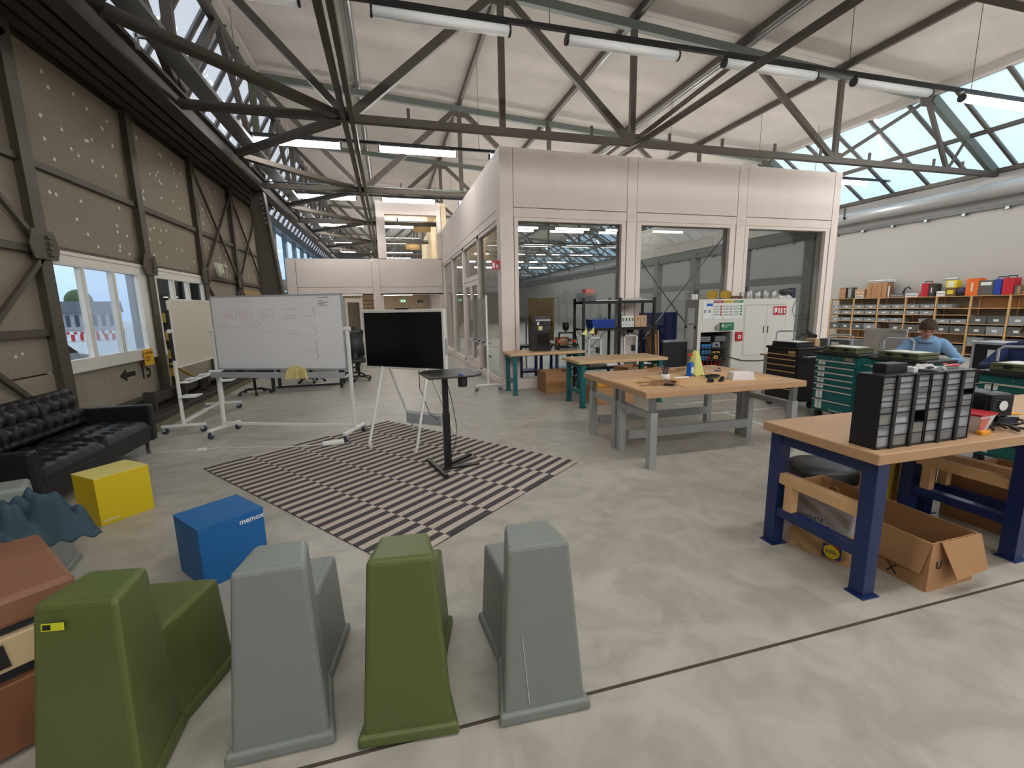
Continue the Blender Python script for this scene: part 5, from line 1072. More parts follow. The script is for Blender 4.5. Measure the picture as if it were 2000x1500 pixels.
def head_mesh(t, c, yaw, pitch, hairm='hair'):
    """face looks along local -Y before turning"""
    def f(u, v):
        th = (u - .5) * 2 * PI; ph = v * PI; x = math.sin(ph) * math.sin(th); y = -math.sin(ph) * math.cos(th); z = math.cos(ph)
        rx, ry, rz_ = .076, .096, .118
        if z < 0: rx *= 1 - .30 * (-z) ** 1.4; ry *= 1 - .14 * (-z)
        px, py, pz = x * rx, y * ry, z * rz_
        front = max(0, -y)
        nose = math.exp(-((x * .9) ** 2) / .012) * math.exp(-((z + .18) ** 2) / .03) * front; py -= .024 * nose
        sock = (math.exp(-((x - .36) ** 2 + (z - .04) ** 2 * 2) / .02) + math.exp(-((x + .36) ** 2 + (z - .04) ** 2 * 2) / .02)) * front; py += .010 * sock
        brow = math.exp(-((z - .20) ** 2) / .008) * math.exp(-(x ** 2) / .3) * front; py -= .004 * brow
        lip = math.exp(-((z + .52) ** 2) / .004) * math.exp(-(x ** 2) / .05) * front; py -= .007 * lip
        mou = math.exp(-((z + .57) ** 2) / .0009) * math.exp(-(x ** 2) / .05) * front; py += .006 * mou
        chin = math.exp(-((z + .85) ** 2) / .03) * math.exp(-(x ** 2) / .08) * front; py -= .008 * chin
        return (px, py, pz)
    mtx = Matrix.Translation(c) @ Matrix.Rotation(yaw, 4, 'Z') @ Matrix.Rotation(pitch, 4, 'X')
    b = B().surf(f, 56, 44)
    for s_ in (-1, 1): b.ball((s_ * .078, .008, -.005), (.012, .022, .034), 8, 6)
    hd = b.xf(mtx).obj('head', 'skin', t, smooth=True, fix=False)
    def h(u, v):
        th = (u - .5) * 2 * PI; ph = v * PI * .60; back = .5 + .5 * (-math.cos(th))
        ph = v * PI * (.37 + .26 * back); x = math.sin(ph) * math.sin(th); y = -math.sin(ph) * math.cos(th); z = math.cos(ph)
        k = 1.17 + .06 * math.sin(11 * th + 6 * v) * math.sin(9 * v + 3 * th) + .05 * math.sin(23 * th) * v * (1 - v)
        return (x * .078 * k, y * .098 * k, z * .120 * k)
    B().surf(h, 56, 24).xf(mtx).obj('hair', hairm, t, smooth=True, fix=False)
    e = B()
    for s_ in (-1, 1): e.ball((s_ * .030, -.083, .004), (.011, .005, .004), 8, 6)
    e.xf(mtx).obj('eyes', 'rubber', t, smooth=True)
    e = B()
    for s_ in (-1, 1): e.bar((s_ * .016, -.093, .022), (s_ * .046, -.084, .026), .006, .005)
    e.xf(mtx).obj('eyebrows', hairm, t)
def person(label, loc, rz, top, mirror=1, headyaw=0, headpitch=.5):
    """seated, leaning over the desk; local -Y is forward"""
    t = thing('person', label, 'person', loc, rz)
    hip, ch, nk = (0, .10, .52), (0, -.08, .86), (0, -.17, 1.04)
    hc = (0 + .01, -.245, 1.175)
    def arm(s, el, wr): return [('ch%s' % '', (0, -.10, .93), .13), (f'sh{s}', (s * .17, -.10, .965), .085), (f'ue{s}', ((s * .17 + el[0]) / 2, (-.10 + el[1]) / 2, (.955 + el[2]) / 2), .058), (f'el{s}', el, .050), (f'wr{s}', wr, .036)]
    eR, wR = (-.34, -.22, .76), (-.20, -.47, .805); eL, wL = (.36, -.20, .77), (.26, -.46, .805)
    sp = [('hip', hip, (.15, .12)), ('wa', (0, .02, .68), (.14, .105)), ('ch', (0, -.10, .93), (.165, .125)), ('nk', nk, .055)]
    def leg(s): return [('hip', hip, (.15, .12)), (f'th{s}', (s * .10, -.02, .50), .085), (f'kn{s}', (s * .14, -.38, .49), .062), (f'an{s}', (s * .14, -.36, .10), .042), (f'to{s}', (s * .15, -.52, .05), .04)]
    bodyc = [[(k, p, (r[0] * .62, r[1] * .62) if isinstance(r, tuple) else r * .72) for k, p, r in c] for c in (sp, arm(-1, eR, wR), arm(1, eL, wL), leg(-1), leg(1))]
    bodyc.append([('nk', nk, .05), ('sk', (0, -.215, 1.10), .05), ('hd', hc, .06)])
    skin('body', bodyc, 'skin', t)
    skin('hoodie', [sp[:-1], arm(-1, eR, wR), arm(1, eL, wL), [('ch', (0, -.10, .93), .13), ('hd1', (0, -.12, 1.01), (.10, .10)), ('hd2', (0, -.155, 1.05), (.085, .08))]], top, t)
    B().tube([(.085 * math.cos(a), -.14 + .075 * math.sin(a), 1.035 + .025 * math.sin(a)) for a in [2 * PI * i / 18 for i in range(18)]], .026, 8, True).obj('hood_collar', top, t, smooth=True)
    skin('trousers', [leg(-1)[:4], leg(1)[:4]], 'denim', t)
    head_mesh(t, hc, headyaw, headpitch)
    for s, wr, dirx in ((-1, wR, .35), (1, wL, -.30)):
        w_ = Vector(wr); f = Vector((dirx, -1, -.12)).normalized(); sd_ = Vector((f.y, -f.x, 0)) * s
        ch = []
        palm = w_ + f * .05
        for q in range(4):
            o_ = palm + sd_ * ((q - 1.5) * .019); l = (.062, .072, .068, .052)[q]
            ch.append([('w', tuple(w_), .026), ('p%d' % q, tuple(o_), .012), ('k%d' % q, tuple(o_ + f * l * .55 + Vector((0, 0, -.004))), .009), ('t%d' % q, tuple(o_ + f * l + Vector((0, 0, -.022))), .008)])
        th_ = w_ + f * .02 - sd_ * .030; ch.append([('w', tuple(w_), .026), ('ta', tuple(th_), .013), ('tb', tuple(th_ + f * .03 - sd_ * .012 + Vector((0, 0, -.006))), .011), ('tc', tuple(th_ + f * .055 - sd_ * .008 + Vector((0, 0, -.014))), .009)])
        skin('hand', ch, 'skin', t, 2)
    t.scale = (1.07, 1.07, 1.07); return t
person('person in a pale blue hoodie leaning over the desk, head bowed', (7.40, 4.60, .05), math.radians(-62), 'hoodie_blue', headyaw=.25, headpitch=.55)
person('person in navy cut off by the right edge of the picture', (7.50, 3.55, .05), math.radians(-70), 'navy', headyaw=0, headpitch=.4)
for l, x, y in (('round grey stool under the person in pale blue', 7.48, 4.65), ('round grey stool under the person in navy', 7.60, 3.59)):
    st = thing('work_stool', l, 'stool', (x, y, 0)); B().lathe([(.02, .36), (.17, .36), (.18, .38), (.17, .40), (.02, .405)], 20).obj('seat', 'rubber', st); B().cyl((0, 0, .05), (0, 0, .36), .025, 10).obj('column', 'chrome', st)
    for q in range(5): B().bar((0, 0, .05), (.26 * math.cos(q * 1.257), .26 * math.sin(q * 1.257), .03), .035, .025).obj('foot', 'rubber', st)
# ================================================================ long wooden shelf along the right wall
mat('pine', (206, 164, 112), .6, var=.1, scale=4, stretch=(4, 4, .6)); mat('bin_grey', (140, 144, 148), .5, var=.05); mat('bin_dark', (88, 88, 86), .55, var=.08); mat('hard_panel', (150, 136, 118), .8)
UY = [13.62 - .867 * k for k in range(13)]
sh = thing('pine_shelf', 'long open pine shelf full of bins along the right wall', 'shelf', (16.5, 0, 0))
for y in UY:
    for x in (0, .40): B().box(x, x + .045, y - .022, y + .022, 0, 1.81).obj('upright', 'pine', sh)
    B().box(.045, .40, y - .015, y + .015, .3, .33).box(.045, .40, y - .015, y + .015, 1.2, 1.23).box(.045, .40, y - .015, y + .015, 1.76, 1.80).obj('rung', 'pine', sh)
LV = [1.80, 1.44, 1.24, .99, .68, .40, .10]
def lv(i): return LV if i < 5 else [1.80, 1.44, .98, .68, .36, .08]
for i in range(12):
    y1, y0 = UY[i] - .022, UY[i + 1] + .022
    for z in lv(i): B().box(-.005, .45, y0, y1, z - .012, z + .006).obj('shelf_board', 'pine', sh)
    B().box(.45, .46, y0, y1, .1, 1.8).obj('back_panel', 'hard_panel', sh)
def bin_mesh(w_, d, h, m):
    def shell(b): return b.hexa([(0, .01, 0), (d, .01, 0), (d, w_ - .01, 0), (0, w_ - .01, 0)], [(0, 0, h), (d, 0, h), (d, w_, h), (0, w_, h)])
    return shell(B()).mesh('bin_body', m), B().box(-.008, d + .004, -.004, w_ + .004, h - .018, h).mesh('rim', m), B().box(-.006, .0, w_ * .36, w_ * .64, h * .35, h * .62).mesh('label_card', 'label_white')
low = {m: bin_mesh(.385, .38, .125, m) for m in ('bin_grey', 'bin_dark')}; tall = {m: bin_mesh(.395, .38, .235, m) for m in ('bin_grey', 'bin_dark')}
def put_bin(kind, m, y, z, label, grp):
    t = thing('storage_bin', label, 'bin', (16.505, y, z + .006), 0, grp)
    for nme, me in zip(('bin_body', 'rim', 'label_card'), kind[m]): inst(nme, me, t)
rs = random.Random(8)
for i in range(5):
    for r_, z in enumerate((1.44, 1.24, .99)):
        for k in range(2):
            if (i, r_, k) in ((3, 2, 0), (4, 0, 1), (4, 1, 0), (4, 1, 1)): continue
            put_bin(low, 'bin_grey', UY[i] - .025 - .395 * (k + 1) - .012 * k, z, f'shallow grey bin, {["left", "right"][k]} of the {["upper", "middle", "lower"][r_]} row, {ORD[i]} shelf section', 'shallow grey bins')
for i in range(12):
    rows = [(.68, 'lower')] if i < 5 else [(.98, 'upper'), (.68, 'lower'), (.36, 'bottom')]
    if i >= 2 and i < 5: rows.append((.10, 'bottom'))
    for z, nm in rows:
        for k in range(2):
            if i < 5 and (i, k) == (2, 0): continue
            m_ = 'bin_grey' if (i * 2 + k + int(z * 10)) % 4 == 1 else 'bin_dark'
            put_bin(tall, m_, UY[i] - .025 - .405 * (k + 1) - .005 * k, z, f'deep {"grey" if m_ == "bin_grey" else "dark grey"} bin, {["left", "right"][k]} of the {nm} row, {ORD[i]} shelf section', 'deep bins')
for i in range(5, 9):      # flat cardboard in the open upper compartments
    o = B().box(0, .02, 0, .80, 0, .30).obj('cardboard_sheet', 'card'); o.location = (16.90, UY[i + 1] + .035, 1.446); tag(o, f'brown cardboard sheet standing in the {ORD[i]} shelf section', 'cardboard', 'cardboard sheets')
# ---- clutter on top of the shelf, left to right in the picture
ZS = 1.806
mat('case_orange', (226, 108, 34), .5); mat('case_blue', (30, 62, 156), .5); mat('tin_yellow', (226, 204, 52), .5); mat('speaker_dark', (58, 56, 56), .6)
def topbox(name, label, cat, y, w_, d, h, m, extra=None, z=ZS, x=16.56, bev=.01):
    t = thing(name, label, cat, (x, y, z), 0); B().box(0, d, -w_ / 2, w_ / 2, 0, h).obj('body', m, t, bevel=bev)
    if extra: extra(t, w_, d, h)
    return t
def handle(t, w_, d, h): B().tube([(d / 2, -.09, h), (d / 2, -.09, h + .06), (d / 2, .09, h + .06), (d / 2, .09, h)], .014, 6).obj('handle', 'rubber', t)
def front(m, a=.6, c=.5): return lambda t, w_, d, h: B().box(-.004, 0, -w_ * a / 2, w_ * a / 2, h * (1 - c) / 2, h * (1 + c) / 2).obj('front_panel', m, t)
topbox('speaker_box', 'brown veneered speaker at the left end of the shelf top', 'speaker', 13.25, .26, .25, .40, 'speaker_dark', front('card', .9, .9)); topbox('speaker_box', 'grey speaker beside the brown veneered one', 'speaker', 12.98, .16, .25, .40, 'dark_grey_box', front('mid_grey_box', .7, .8))
topbox('paper_tray', 'white paper tray under a tan folder on the shelf', 'tray', 12.62, .30, .25, .10, 'label_white', front('rubber', .8, .3)); topbox('tan_folder', 'tan folder box stacked on the white paper tray', 'folder', 12.62, .34, .25, .22, 'desk_tan', front('label_white', .9, .1), z=ZS + .16 - .06)
for k in range(2): topbox('cardboard_carton', f'{["left", "right"][k]} of the two tall brown cartons on the shelf', 'box', 12.20 - .34 * k, .335, .3, .52, 'card', front('card_in', .05, .98), bev=.004)
topbox('white_case', 'slim white rounded case lying on the two brown cartons', 'case', 12.0, .75, .3, .09, 'milky', front('rubber', .9, .2), z=ZS + .52, bev=.03)
mi = topbox('mitre_saw', 'grey mitre saw with curved handle on the shelf', 'saw', 11.35, .45, .3, .12, 'dark_grey_box', front('galv', .8, .4)); B().tube([(.1, -.1, .12), (.1, -.16, .28), (.1, -.26, .33), (.1, -.34, .26)], .022, 8).obj('saw_handle', 'rubber', mi); B().cyl((.1, -.02, .20), (.14, -.02, .20), .13, 20).obj('saw_blade', 'galv', mi)
topbox('brick_model', 'small brown lattice model beside the cartons', 'model', 11.62, .14, .1, .42, 'card_in', front('label_white', .3, .9))
topbox('low_tray', 'long white tray with blue edge on the shelf', 'tray', 10.92, .36, .25, .12, 'label_white', front('case_blue', .9, .15))
topbox('tool_case_red', 'red plastic tool case beside a dark case', 'case', 10.55, .20, .3, .42, 'red_lid', handle); topbox('tool_case_dark', 'dark blue-grey tool case beside the red one', 'case', 10.36, .16, .3, .40, 'speaker_dark', front('label_white', .15, .4)); topbox('open_carton', 'white carton in front of the dark tool case', 'box', 10.10, .24, .2, .16, 'label_white', front('card', .9, .1))
topbox('yellow_tin', 'yellow and white tin under a grey pipe on the shelf', 'tin', 9.86, .26, .25, .22, 'tin_yellow', front('label_white', .5, .8), z=ZS + .25); topbox('tin_base', 'brown carton carrying the yellow tin', 'box', 9.86, .26, .25, .25, 'card_in', front('tin_yellow', .6, .5))
topbox('grey_pipe', 'short grey pipe lying on the yellow tin', 'pipe', 9.88, .34, .1, .08, 'pipe_grey', front('galv', .9, .2), z=ZS + .47, bev=.03)
o = B().ball((0, 0, .13), (.13, .14, .13)).obj('dark_helmet', 'scissor_blue', smooth=True); o.location = (16.68, 9.62, ZS); tag(o, 'dark purple-blue ball-shaped helmet on the shelf', 'helmet')
topbox('case_orange', 'orange tool case with upright handle on the shelf', 'case', 9.34, .30, .3, .50, 'case_orange', front('label_white', .12, .5)); topbox('dark_crate', 'dark green-black crate with a white label on the shelf', 'crate', 9.02, .34, .3, .42, 'bin_dark', lambda t, w_, d, h: B().box(-.004, 0, -.12, .12, .28, .37).obj('label', 'label_white', t))
topbox('case_blue', 'blue tool case between the dark crate and a red case', 'case', 8.76, .16, .3, .44, 'case_blue', handle); topbox('case_red', 'large red tool case with black handle on the shelf', 'case', 8.54, .24, .3, .46, 'red_lid', handle)
topbox('grey_bucket', 'grey bucket in front of the orange stack', 'bucket', 8.30, .20, .2, .24, 'dark_grey_box', front('card', .3, .8)); topbox('orange_crate', 'dark orange flat crate below a yellow lid', 'crate', 8.02, .42, .35, .24, 'case_orange', front('speaker_dark', .95, .15)); topbox('flat_cover', 'yellow flat cover lying on the orange crate', 'lid', 8.02, .44, .35, .07, 'sponge', front('case_orange', .9, .2), z=ZS + .30 - .06)
o = B().lathe([(.06, 0), (.07, .02), (.06, .16), (.03, .20)], 16).obj('glass_jar', 'milky', smooth=True); o.location = (16.75, 8.12, ZS + .31); tag(o, 'small pale jar on the yellow lid', 'jar')
topbox('white_carton', 'white carton with a tan lid at the right end of the shelf top', 'box', 7.55, .42, .35, .48, 'label_white', lambda t, w_, d, h: B().box(-.01, d + .01, -w_ / 2 - .01, w_ / 2 + .01, h * .7, h).obj('carton_lid', 'desk_tan', t)); topbox('orange_tub', 'white tub with orange lid behind the yellow lid', 'tub', 7.78, .10, .12, .30, 'label_white', lambda t, w_, d, h: B().box(-.01, d + .01, -w_ / 2 - .01, w_ / 2 + .01, h - .06, h).obj('tub_lid', 'sponge', t), z=ZS + .31, x=16.7)
# ================================================================ grey metal cabinet in front of the cabin
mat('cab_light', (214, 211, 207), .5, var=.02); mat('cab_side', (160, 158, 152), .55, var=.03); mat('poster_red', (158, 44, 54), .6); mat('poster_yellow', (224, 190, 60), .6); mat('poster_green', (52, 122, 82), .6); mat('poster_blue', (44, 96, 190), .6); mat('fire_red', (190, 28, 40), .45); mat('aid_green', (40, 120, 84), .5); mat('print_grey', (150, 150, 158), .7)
mc = thing('metal_cabinet', 'tall light grey metal cabinet with battery niche in front of the cabin', 'cabinet', (6.51, 8.41, 0)); W, D, Hh = 2.63, .46, 1.80
nx0, nx1, nz0, nz1 = .085, .92, .25, 1.085
B().box(0, nx0, 0, D, .02, Hh).box(nx0, nx1, 0, D, nz1, Hh).box(nx0, nx1, 0, D, .02, nz0).box(nx1, W, 0, D, .02, Hh).box(nx0, nx1, D - .03, D, nz0, nz1).obj('body', 'cab_light', mc)
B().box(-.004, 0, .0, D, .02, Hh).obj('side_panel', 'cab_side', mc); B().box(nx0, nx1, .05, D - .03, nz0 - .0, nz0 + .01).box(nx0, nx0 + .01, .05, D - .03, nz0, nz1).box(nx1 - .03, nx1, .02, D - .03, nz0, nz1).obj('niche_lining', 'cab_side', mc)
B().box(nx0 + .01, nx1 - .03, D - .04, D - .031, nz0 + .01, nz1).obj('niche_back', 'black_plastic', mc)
dx0, dx1, dz0, dz1 = 1.22, 2.36, .52, 1.66
B().box(dx0 - .03, dx1 + .03, -.006, 0, dz1, dz1 + .03).box(dx0 - .03, dx1 + .03, -.006, 0, dz0 - .03, dz0).box(dx0 - .03, dx0, -.006, 0, dz0, dz1).box(dx1, dx1 + .03, -.006, 0, dz0, dz1).obj('door_frame', 'cab_light', mc); B().box(dx0, dx1, -.001, .0, dz0, dz1).obj('door_gap', 'rubber', mc)
xm = (dx0 + dx1) / 2 + .02
for a, c, hx in ((dx0 + .006, xm - .003, xm - .06), (xm + .003, dx1 - .006, xm + .06)):
    d = B().box(a, c, -.010, -.001, dz0 + .006, dz1 - .006).obj('door', 'cab_light', mc, bevel=.002); B().box(hx - .012, hx + .012, -.016, -.010, 1.02, 1.18).obj('handle', 'black_plastic', d)
B().tube([(nx1 - .04, .0, .50), (1.2, -.02, .42), (1.6, -.02, .39), (2.0, -.01, .40)], .012, 6).obj('cable', 'rubber', mc)
for z0, z1, x0, x1 in ((1.28, 1.62, .10, .30), (.70, 1.25, .10, .34)):
    o = B().box(-.006, -.004, x0 * 1.2, x1 * 1.2, z0, z1).obj('notice_sheet', 'label_white', mc)
B().box(-.012, -.004, .06, .12, 1.17, 1.23).obj('latch', 'black_plastic', mc); B().box(-.012, -.004, .36, .42, 1.17, 1.23).obj('latch', 'black_plastic', mc)
# posters
px = .10
for k, (m_, hd) in enumerate((('poster_blue', 'INFO'), ('poster_red', 'VERBOTEN'), ('poster_yellow', 'ACHTUNG'), ('poster_green', 'ERLAUBT'))):
    x0 = .105 + k * .265; po = thing('safety_poster', f'white poster with a {["blue", "red", "yellow", "green"][k]} heading on the grey cabinet', 'poster', (6.51 + x0, 8.405, 1.37), 0, 'safety posters'); w_ = .25; h = .40
    B().box(0, w_, -.003, .003, 0, h).obj('sheet', 'label_white', po)
    if k == 0: B().box(.09, w_ - .005, -.005, -.003, .28, .34).obj('heading', m_, po); B().box(.02, .08, -.005, -.003, .14, .20).box(.14, .20, -.005, -.003, .14, .20).obj('block', 'print_grey', po)
    else:
        B().box(.0, w_, -.005, -.003, h - .055, h).obj('heading', m_, po); text(hd, .038, 'label_white' if k != 2 else 'stencil', po, (.012, -.0055, h - .042), (PI / 2, 0, 0))
        for q in range(4): B().box(.012, .17, -.005, -.003, .09 + q * .06, .105 + q * .06).box(.012, .13, -.005, -.003, .07 + q * .06, .08 + q * .06).obj('text_block', 'print_grey', po); B().box(.18, .225, -.005, -.003, .07 + q * .06, .112 + q * .06).obj('symbol', m_ if k != 2 else 'print_grey', po)
fa = thing('first_aid_sign', 'green first-aid sign box with a white cross on the grey cabinet', 'sign', (7.06, 8.36, 1.12)); B().box(0, .34, -.02, .05, 0, .17).obj('box_body', 'aid_green', fa, bevel=.006); B().box(.03, .055, -.022, -.02, .06, .14).box(.008, .078, -.022, -.02, .088, .112).obj('cross', 'label_white', fa); text('Erste Hilfe\nBox', .04, 'label_white', fa, (.10, -.022, .10), (PI / 2, 0, 0)); B().cyl((-.05, 0, .07), (-.05, .04, .07), .06, 14).obj('bottle_holder', 'galv', fa)
fc_ = thing('fire_call_point', 'red square fire alarm call point on the grey cabinet', 'alarm', (7.50, 8.37, .87)); B().box(0, .18, 0, .04, 0, .20).obj('housing', 'fire_red', fc_, bevel=.008); B().box(.055, .125, -.002, .0, .05, .13).obj('press_plate', 'label_white', fc_); B().cyl((.09, -.003, .09), (.09, -.002, .09), .012, 10).obj('press_dot', 'rubber', fc_)
fs = thing('fire_sign', 'red sign with white fire hose, ladder and extinguisher pictograms', 'sign', (8.50, 8.39, 1.43)); B().box(0, .36, 0, .006, 0, .19).obj('plate', 'fire_red', fs)
B().box(.02, .10, -.002, 0, .06, .16).box(.02, .05, -.002, 0, .03, .06).obj('pictogram', 'label_white', fs); B().box(.13, .17, -.002, 0, .03, .10).cyl((.15, -.002, .13), (.15, 0, .13), .025, 12).obj('pictogram', 'label_white', fs); B().box(.20, .25, -.002, 0, .03, .09).prism([(.19, .10), (.26, .10), (.225, .17)], -.002, 0, 'y').obj('pictogram', 'label_white', fs); B().box(.29, .33, -.002, 0, .03, .08).cyl((.31, -.002, .12), (.31, 0, .12), .03, 12).obj('pictogram', 'label_white', fs)
# battery niche contents
mat('charger_grey', (130, 132, 138), .5); mat('glove_blue', (56, 140, 206), .6)
for k in range(2):
    ch = thing('battery_charger', f'{["left", "right"][k]} grey battery charger in the cabinet niche', 'charger', (6.64 + .40 * k, 8.5, .86)); B().box(0, .30, 0, .2, 0, .13).obj('charger_body', 'speaker_dark', ch, bevel=.008)
    for q in range(3): B().box(.01, .28, -.01, 0, .01 + q * .04, .035 + q * .04).obj('slot', 'charger_grey', ch)
for r_ in range(3):
    for k in range(3):
        t = thing('tool_battery', f'{"blue" if not (r_ == 2 and k == 2) else "red"} tool battery, {["left", "middle", "right"][k]} in the {["top", "middle", "bottom"][r_]} row of the niche', 'battery', (6.74 + k * .085, 8.52, .72 - r_ * .13), 0, 'tool batteries')
        B().box(0, .07, 0, .1, 0, .085).obj('battery_body', 'glove_blue' if not (r_ == 2 and k == 2) else 'fire_red', t, bevel=.015); B().box(.01, .06, -.004, .0, .03, .05).obj('battery_label', 'black_plastic', t)
    B().box(nx0 + .05, nx1 - .08, .06, .28, .70 - r_ * .13 - .005, .72 - r_ * .13).obj('niche_shelf', 'black_plastic', mc) if r_ < 3 else None
for k, (m_, nme, x, z, w_, h) in enumerate((('charger_grey', 'grey radio on the right of the niche', .48, .73, .22, .12), ('hazard_yellow', 'row of yellow bits on the right of the niche', .50, .60, .20, .04), ('hazard_yellow', 'yellow wedge tool low in the niche', .54, .47, .12, .08))):
    t = thing('niche_tool', nme, 'tool', (6.51 + x, 8.50, z)); B().hexa([(0, 0, 0), (w_, 0, 0), (w_, .1, 0), (0, .1, 0)], [(w_ * .1, .01, h), (w_ * .9, .01, h), (w_ * .9, .09, h), (w_ * .1, .09, h)]).obj('tool_body', m_, t, bevel=.006); B().box(w_ * .3, w_ * .7, -.004, .0, h * .3, h * .6).obj('tool_label', 'black_plastic', t)
rs = random.Random(17)
for k in range(6):
    t = thing('red_handle_tool', f'red-handled hand tool hanging low in the niche, {ORD[k]} from left', 'tool', (6.66 + k * .11, 8.52, .30), 0, 'red-handled tools'); B().bar((0, 0, 0), (.04, .02, .14), .018, .014).obj('handle', 'fire_red', t); B().bar((.04, .02, .14), (.05, .02, .19), .01, .008).obj('tip', 'galv', t)
# things on top of the cabinet
ZC2 = 1.80
mat('spool_yellow', (214, 176, 70), .5); mat('spool_brown', (84, 46, 34), .5)
for k in range(2):
    sp = thing('cable_spool', f'{["left", "right"][k]} yellow-rimmed brown spool on top of the grey cabinet', 'spool', (6.99 + .36 * k, 8.60, ZC2 + .10), .5); 
    for a in (-.07, .05): B().cyl((a, 0, 0), (a + .02, 0, 0), .10, 24).obj('flange', 'spool_yellow', sp)
    B().cyl((-.05, 0, 0), (.05, 0, 0), .075, 20).obj('winding', 'spool_brown', sp); B().cyl((.07, 0, 0), (.12, 0, 0), .045, 16).obj('hub', 'spool_brown', sp)
o = B().box(0, .30, 0, .12, 0, .07).obj('brown_tool_roll', 'spool_brown', bevel=.02); o.location = (7.47, 8.55, ZC2); tag(o, 'flat dark brown bundle on top of the grey cabinet', 'bundle')
o = B().box(0, .24, 0, .10, 0, .012).obj('yellow_strip', 'spool_yellow'); o.location = (7.30, 8.43, ZC2); tag(o, 'thin yellow strip on the grey cabinet edge', 'strip')
mat('jar_grey', (176, 172, 168), .3, .3)
for k in range(9):
    t = thing('storage_jar', f'grey metal jar on the grey cabinet, {ORD[k]} from left', 'jar', (7.80 + k * .115, 8.62 - .05 * (k % 2), ZC2), 0, 'grey jars'); h = .12 + .05 * ((k * 7) % 3) / 2; B().lathe([(.045, 0), (.048, .005), (.048, h), (.045, h + .004)], 16).obj('jar_body', 'jar_grey', t, smooth=True); B().lathe([(.05, h), (.05, h + .02), (.01, h + .022)], 16).obj('lid', 'galv', t)
o = B().surf(lambda u, v: ((u - .5) * .42, (v - .5) * .22, .01 + .10 * (1 - (2 * u - 1) ** 4) * (1 - (2 * v - 1) ** 4) * (.7 + .3 * math.sin(9 * u + 4 * v))), 24, 16).obj('plastic_sack', 'bag_film', smooth=True, fix=False); o.location = (8.95, 8.62, ZC2); tag(o, 'crinkled pale sack on the right end of the grey cabinet', 'sack')
ws = thing('hot_air_tool', 'dark blue tool with trailing cable hanging off the grey cabinet', 'tool', (9.06, 8.58, ZC2 + .08)); B().ball((-.05, 0, .07), (.2, .1, .07)).obj('tool_body', 'speaker_dark', ws, smooth=True); B().box(.05, .17, -.06, .06, -.08, .16).obj('tool_block', 'scissor_blue', ws, bevel=.01); B().tube([(.1, -.2, -.05), (.02, -.2, -.2), (-.03, -.19, -.35), (.05, -.19, -.5), (.2, -.19, -.48), (.3, -.19, -.35), (.28, -.19, -.2)], .006, 6).obj('cable', 'rubber', ws)
for k in range(2):
    o = B().lathe([(.04, 0), (.045, .11), (.02, .12)], 12).obj('small_bottle', 'milky'); o.location = (6.56 + .09 * k, 8.70, ZC2); tag(o, f'{["left", "right"][k]} small pale bottle at the left end of the grey cabinet', 'bottle')
# ================================================================ black rack with printers
bk = thing('black_rack', 'black metal storage rack in front of the cabin window post', 'rack', (3.76, 8.345, 0)); W, D, Hh = 1.65, .50, 1.86
for x in (0, W / 2 - .02, W - .045):
    for y in (0, D - .045): B().box(x, x + .045, y, y + .045, 0, Hh).obj('post', 'black_metal', bk)
for z in (1.80, 1.255, .46):
    for y in (-.003, D - .03): B().box(.0, W, y, y + .033, z - .055, z).obj('beam', 'black_metal', bk)
    B().box(.01, W - .01, .03, D - .03, z - .02, z - .005).obj('shelf', 'card_in' if z < 1 else 'black_metal', bk)
for x in (.02, W - .03): B().bar((x, .02, .5), (x, D - .03, 1.2), .012, .02).obj('brace', 'black_metal', bk)
B().bar((.05, D - .02, .5), (.8, D - .02, 1.2), .02, .008).bar((.8, D - .02, .5), (.05, D - .02, 1.2), .02, .008).obj('brace', 'black_metal', bk)
cr2 = thing('clear_crate', 'clear plastic crate of odds and ends on top of the black rack', 'crate', (3.74, 8.40, 1.80)); B().hexa([(.03, 0, 0), (.33, 0, 0), (.33, .3, 0), (.03, .3, 0)], [(0, -.02, .17), (.37, -.02, .17), (.37, .32, .17), (0, .32, .17)]).obj('crate_body', 'board_glass', cr2); B().box(.12, .30, .05, .25, .1, .24).obj('brown_parcel', 'salmon', cr2); B().box(.05, .14, .05, .2, .01, .13).box(.22, .3, .03, .2, .01, .12).obj('dark_parts', 'dark_grey_box', cr2)
o = B().surf(lambda u, v: ((u - .5) * .7, (v - .5) * .4, .01 + .05 * (1 - (2 * u - 1) ** 4) * (1 - (2 * v - 1) ** 2) * (.7 + .3 * math.sin(12 * u))), 24, 12).obj('foam_sheet', 'milky', smooth=True, fix=False); o.location = (5.02, 8.60, 1.802); tag(o, 'pale foam sheet lying on the black rack', 'foam')
o = B().box(0, .5, 0, .35, 0, .02).obj('white_board_sheet', 'milky'); o.location = (4.08, 8.42, 1.80); tag(o, 'white sheet lying flat on the black rack', 'sheet')
bb = thing('blue_bin', 'blue plastic bin with clear bags on the middle rack shelf', 'bin', (3.98, 8.40, 1.255)); B().hexa([(.02, 0, 0), (.50, 0, 0), (.50, .3, 0), (.02, .3, 0)], [(0, -.02, .17), (.52, -.02, .17), (.52, .32, .17), (0, .32, .17)]).obj('bin_body', 'case_blue', bb); B().surf(lambda u, v: (.08 + u * .36, .05 + v * .2, .15 + .14 * math.sin(PI * u) * math.sin(PI * v) * (.6 + .4 * math.sin(17 * u))), 20, 10).obj('clear_bag', 'board_glass', bb, fix=False)
for k in range(4):
    t = thing('ring_binder', f'white ring binder on the rack, {ORD[k]} from left', 'binder', (4.655 + k * .072, 8.40, 1.256), 0, 'white binders'); B().box(0, .066, 0, .28, 0, .235).obj('binder_body', 'label_white', t); B().cyl((.033, -.001, .05), (.033, 0, .05), .012, 12).box(.015, .05, -.001, 0, .12, .19).obj('spine_mark', 'dark_grey_box', t)
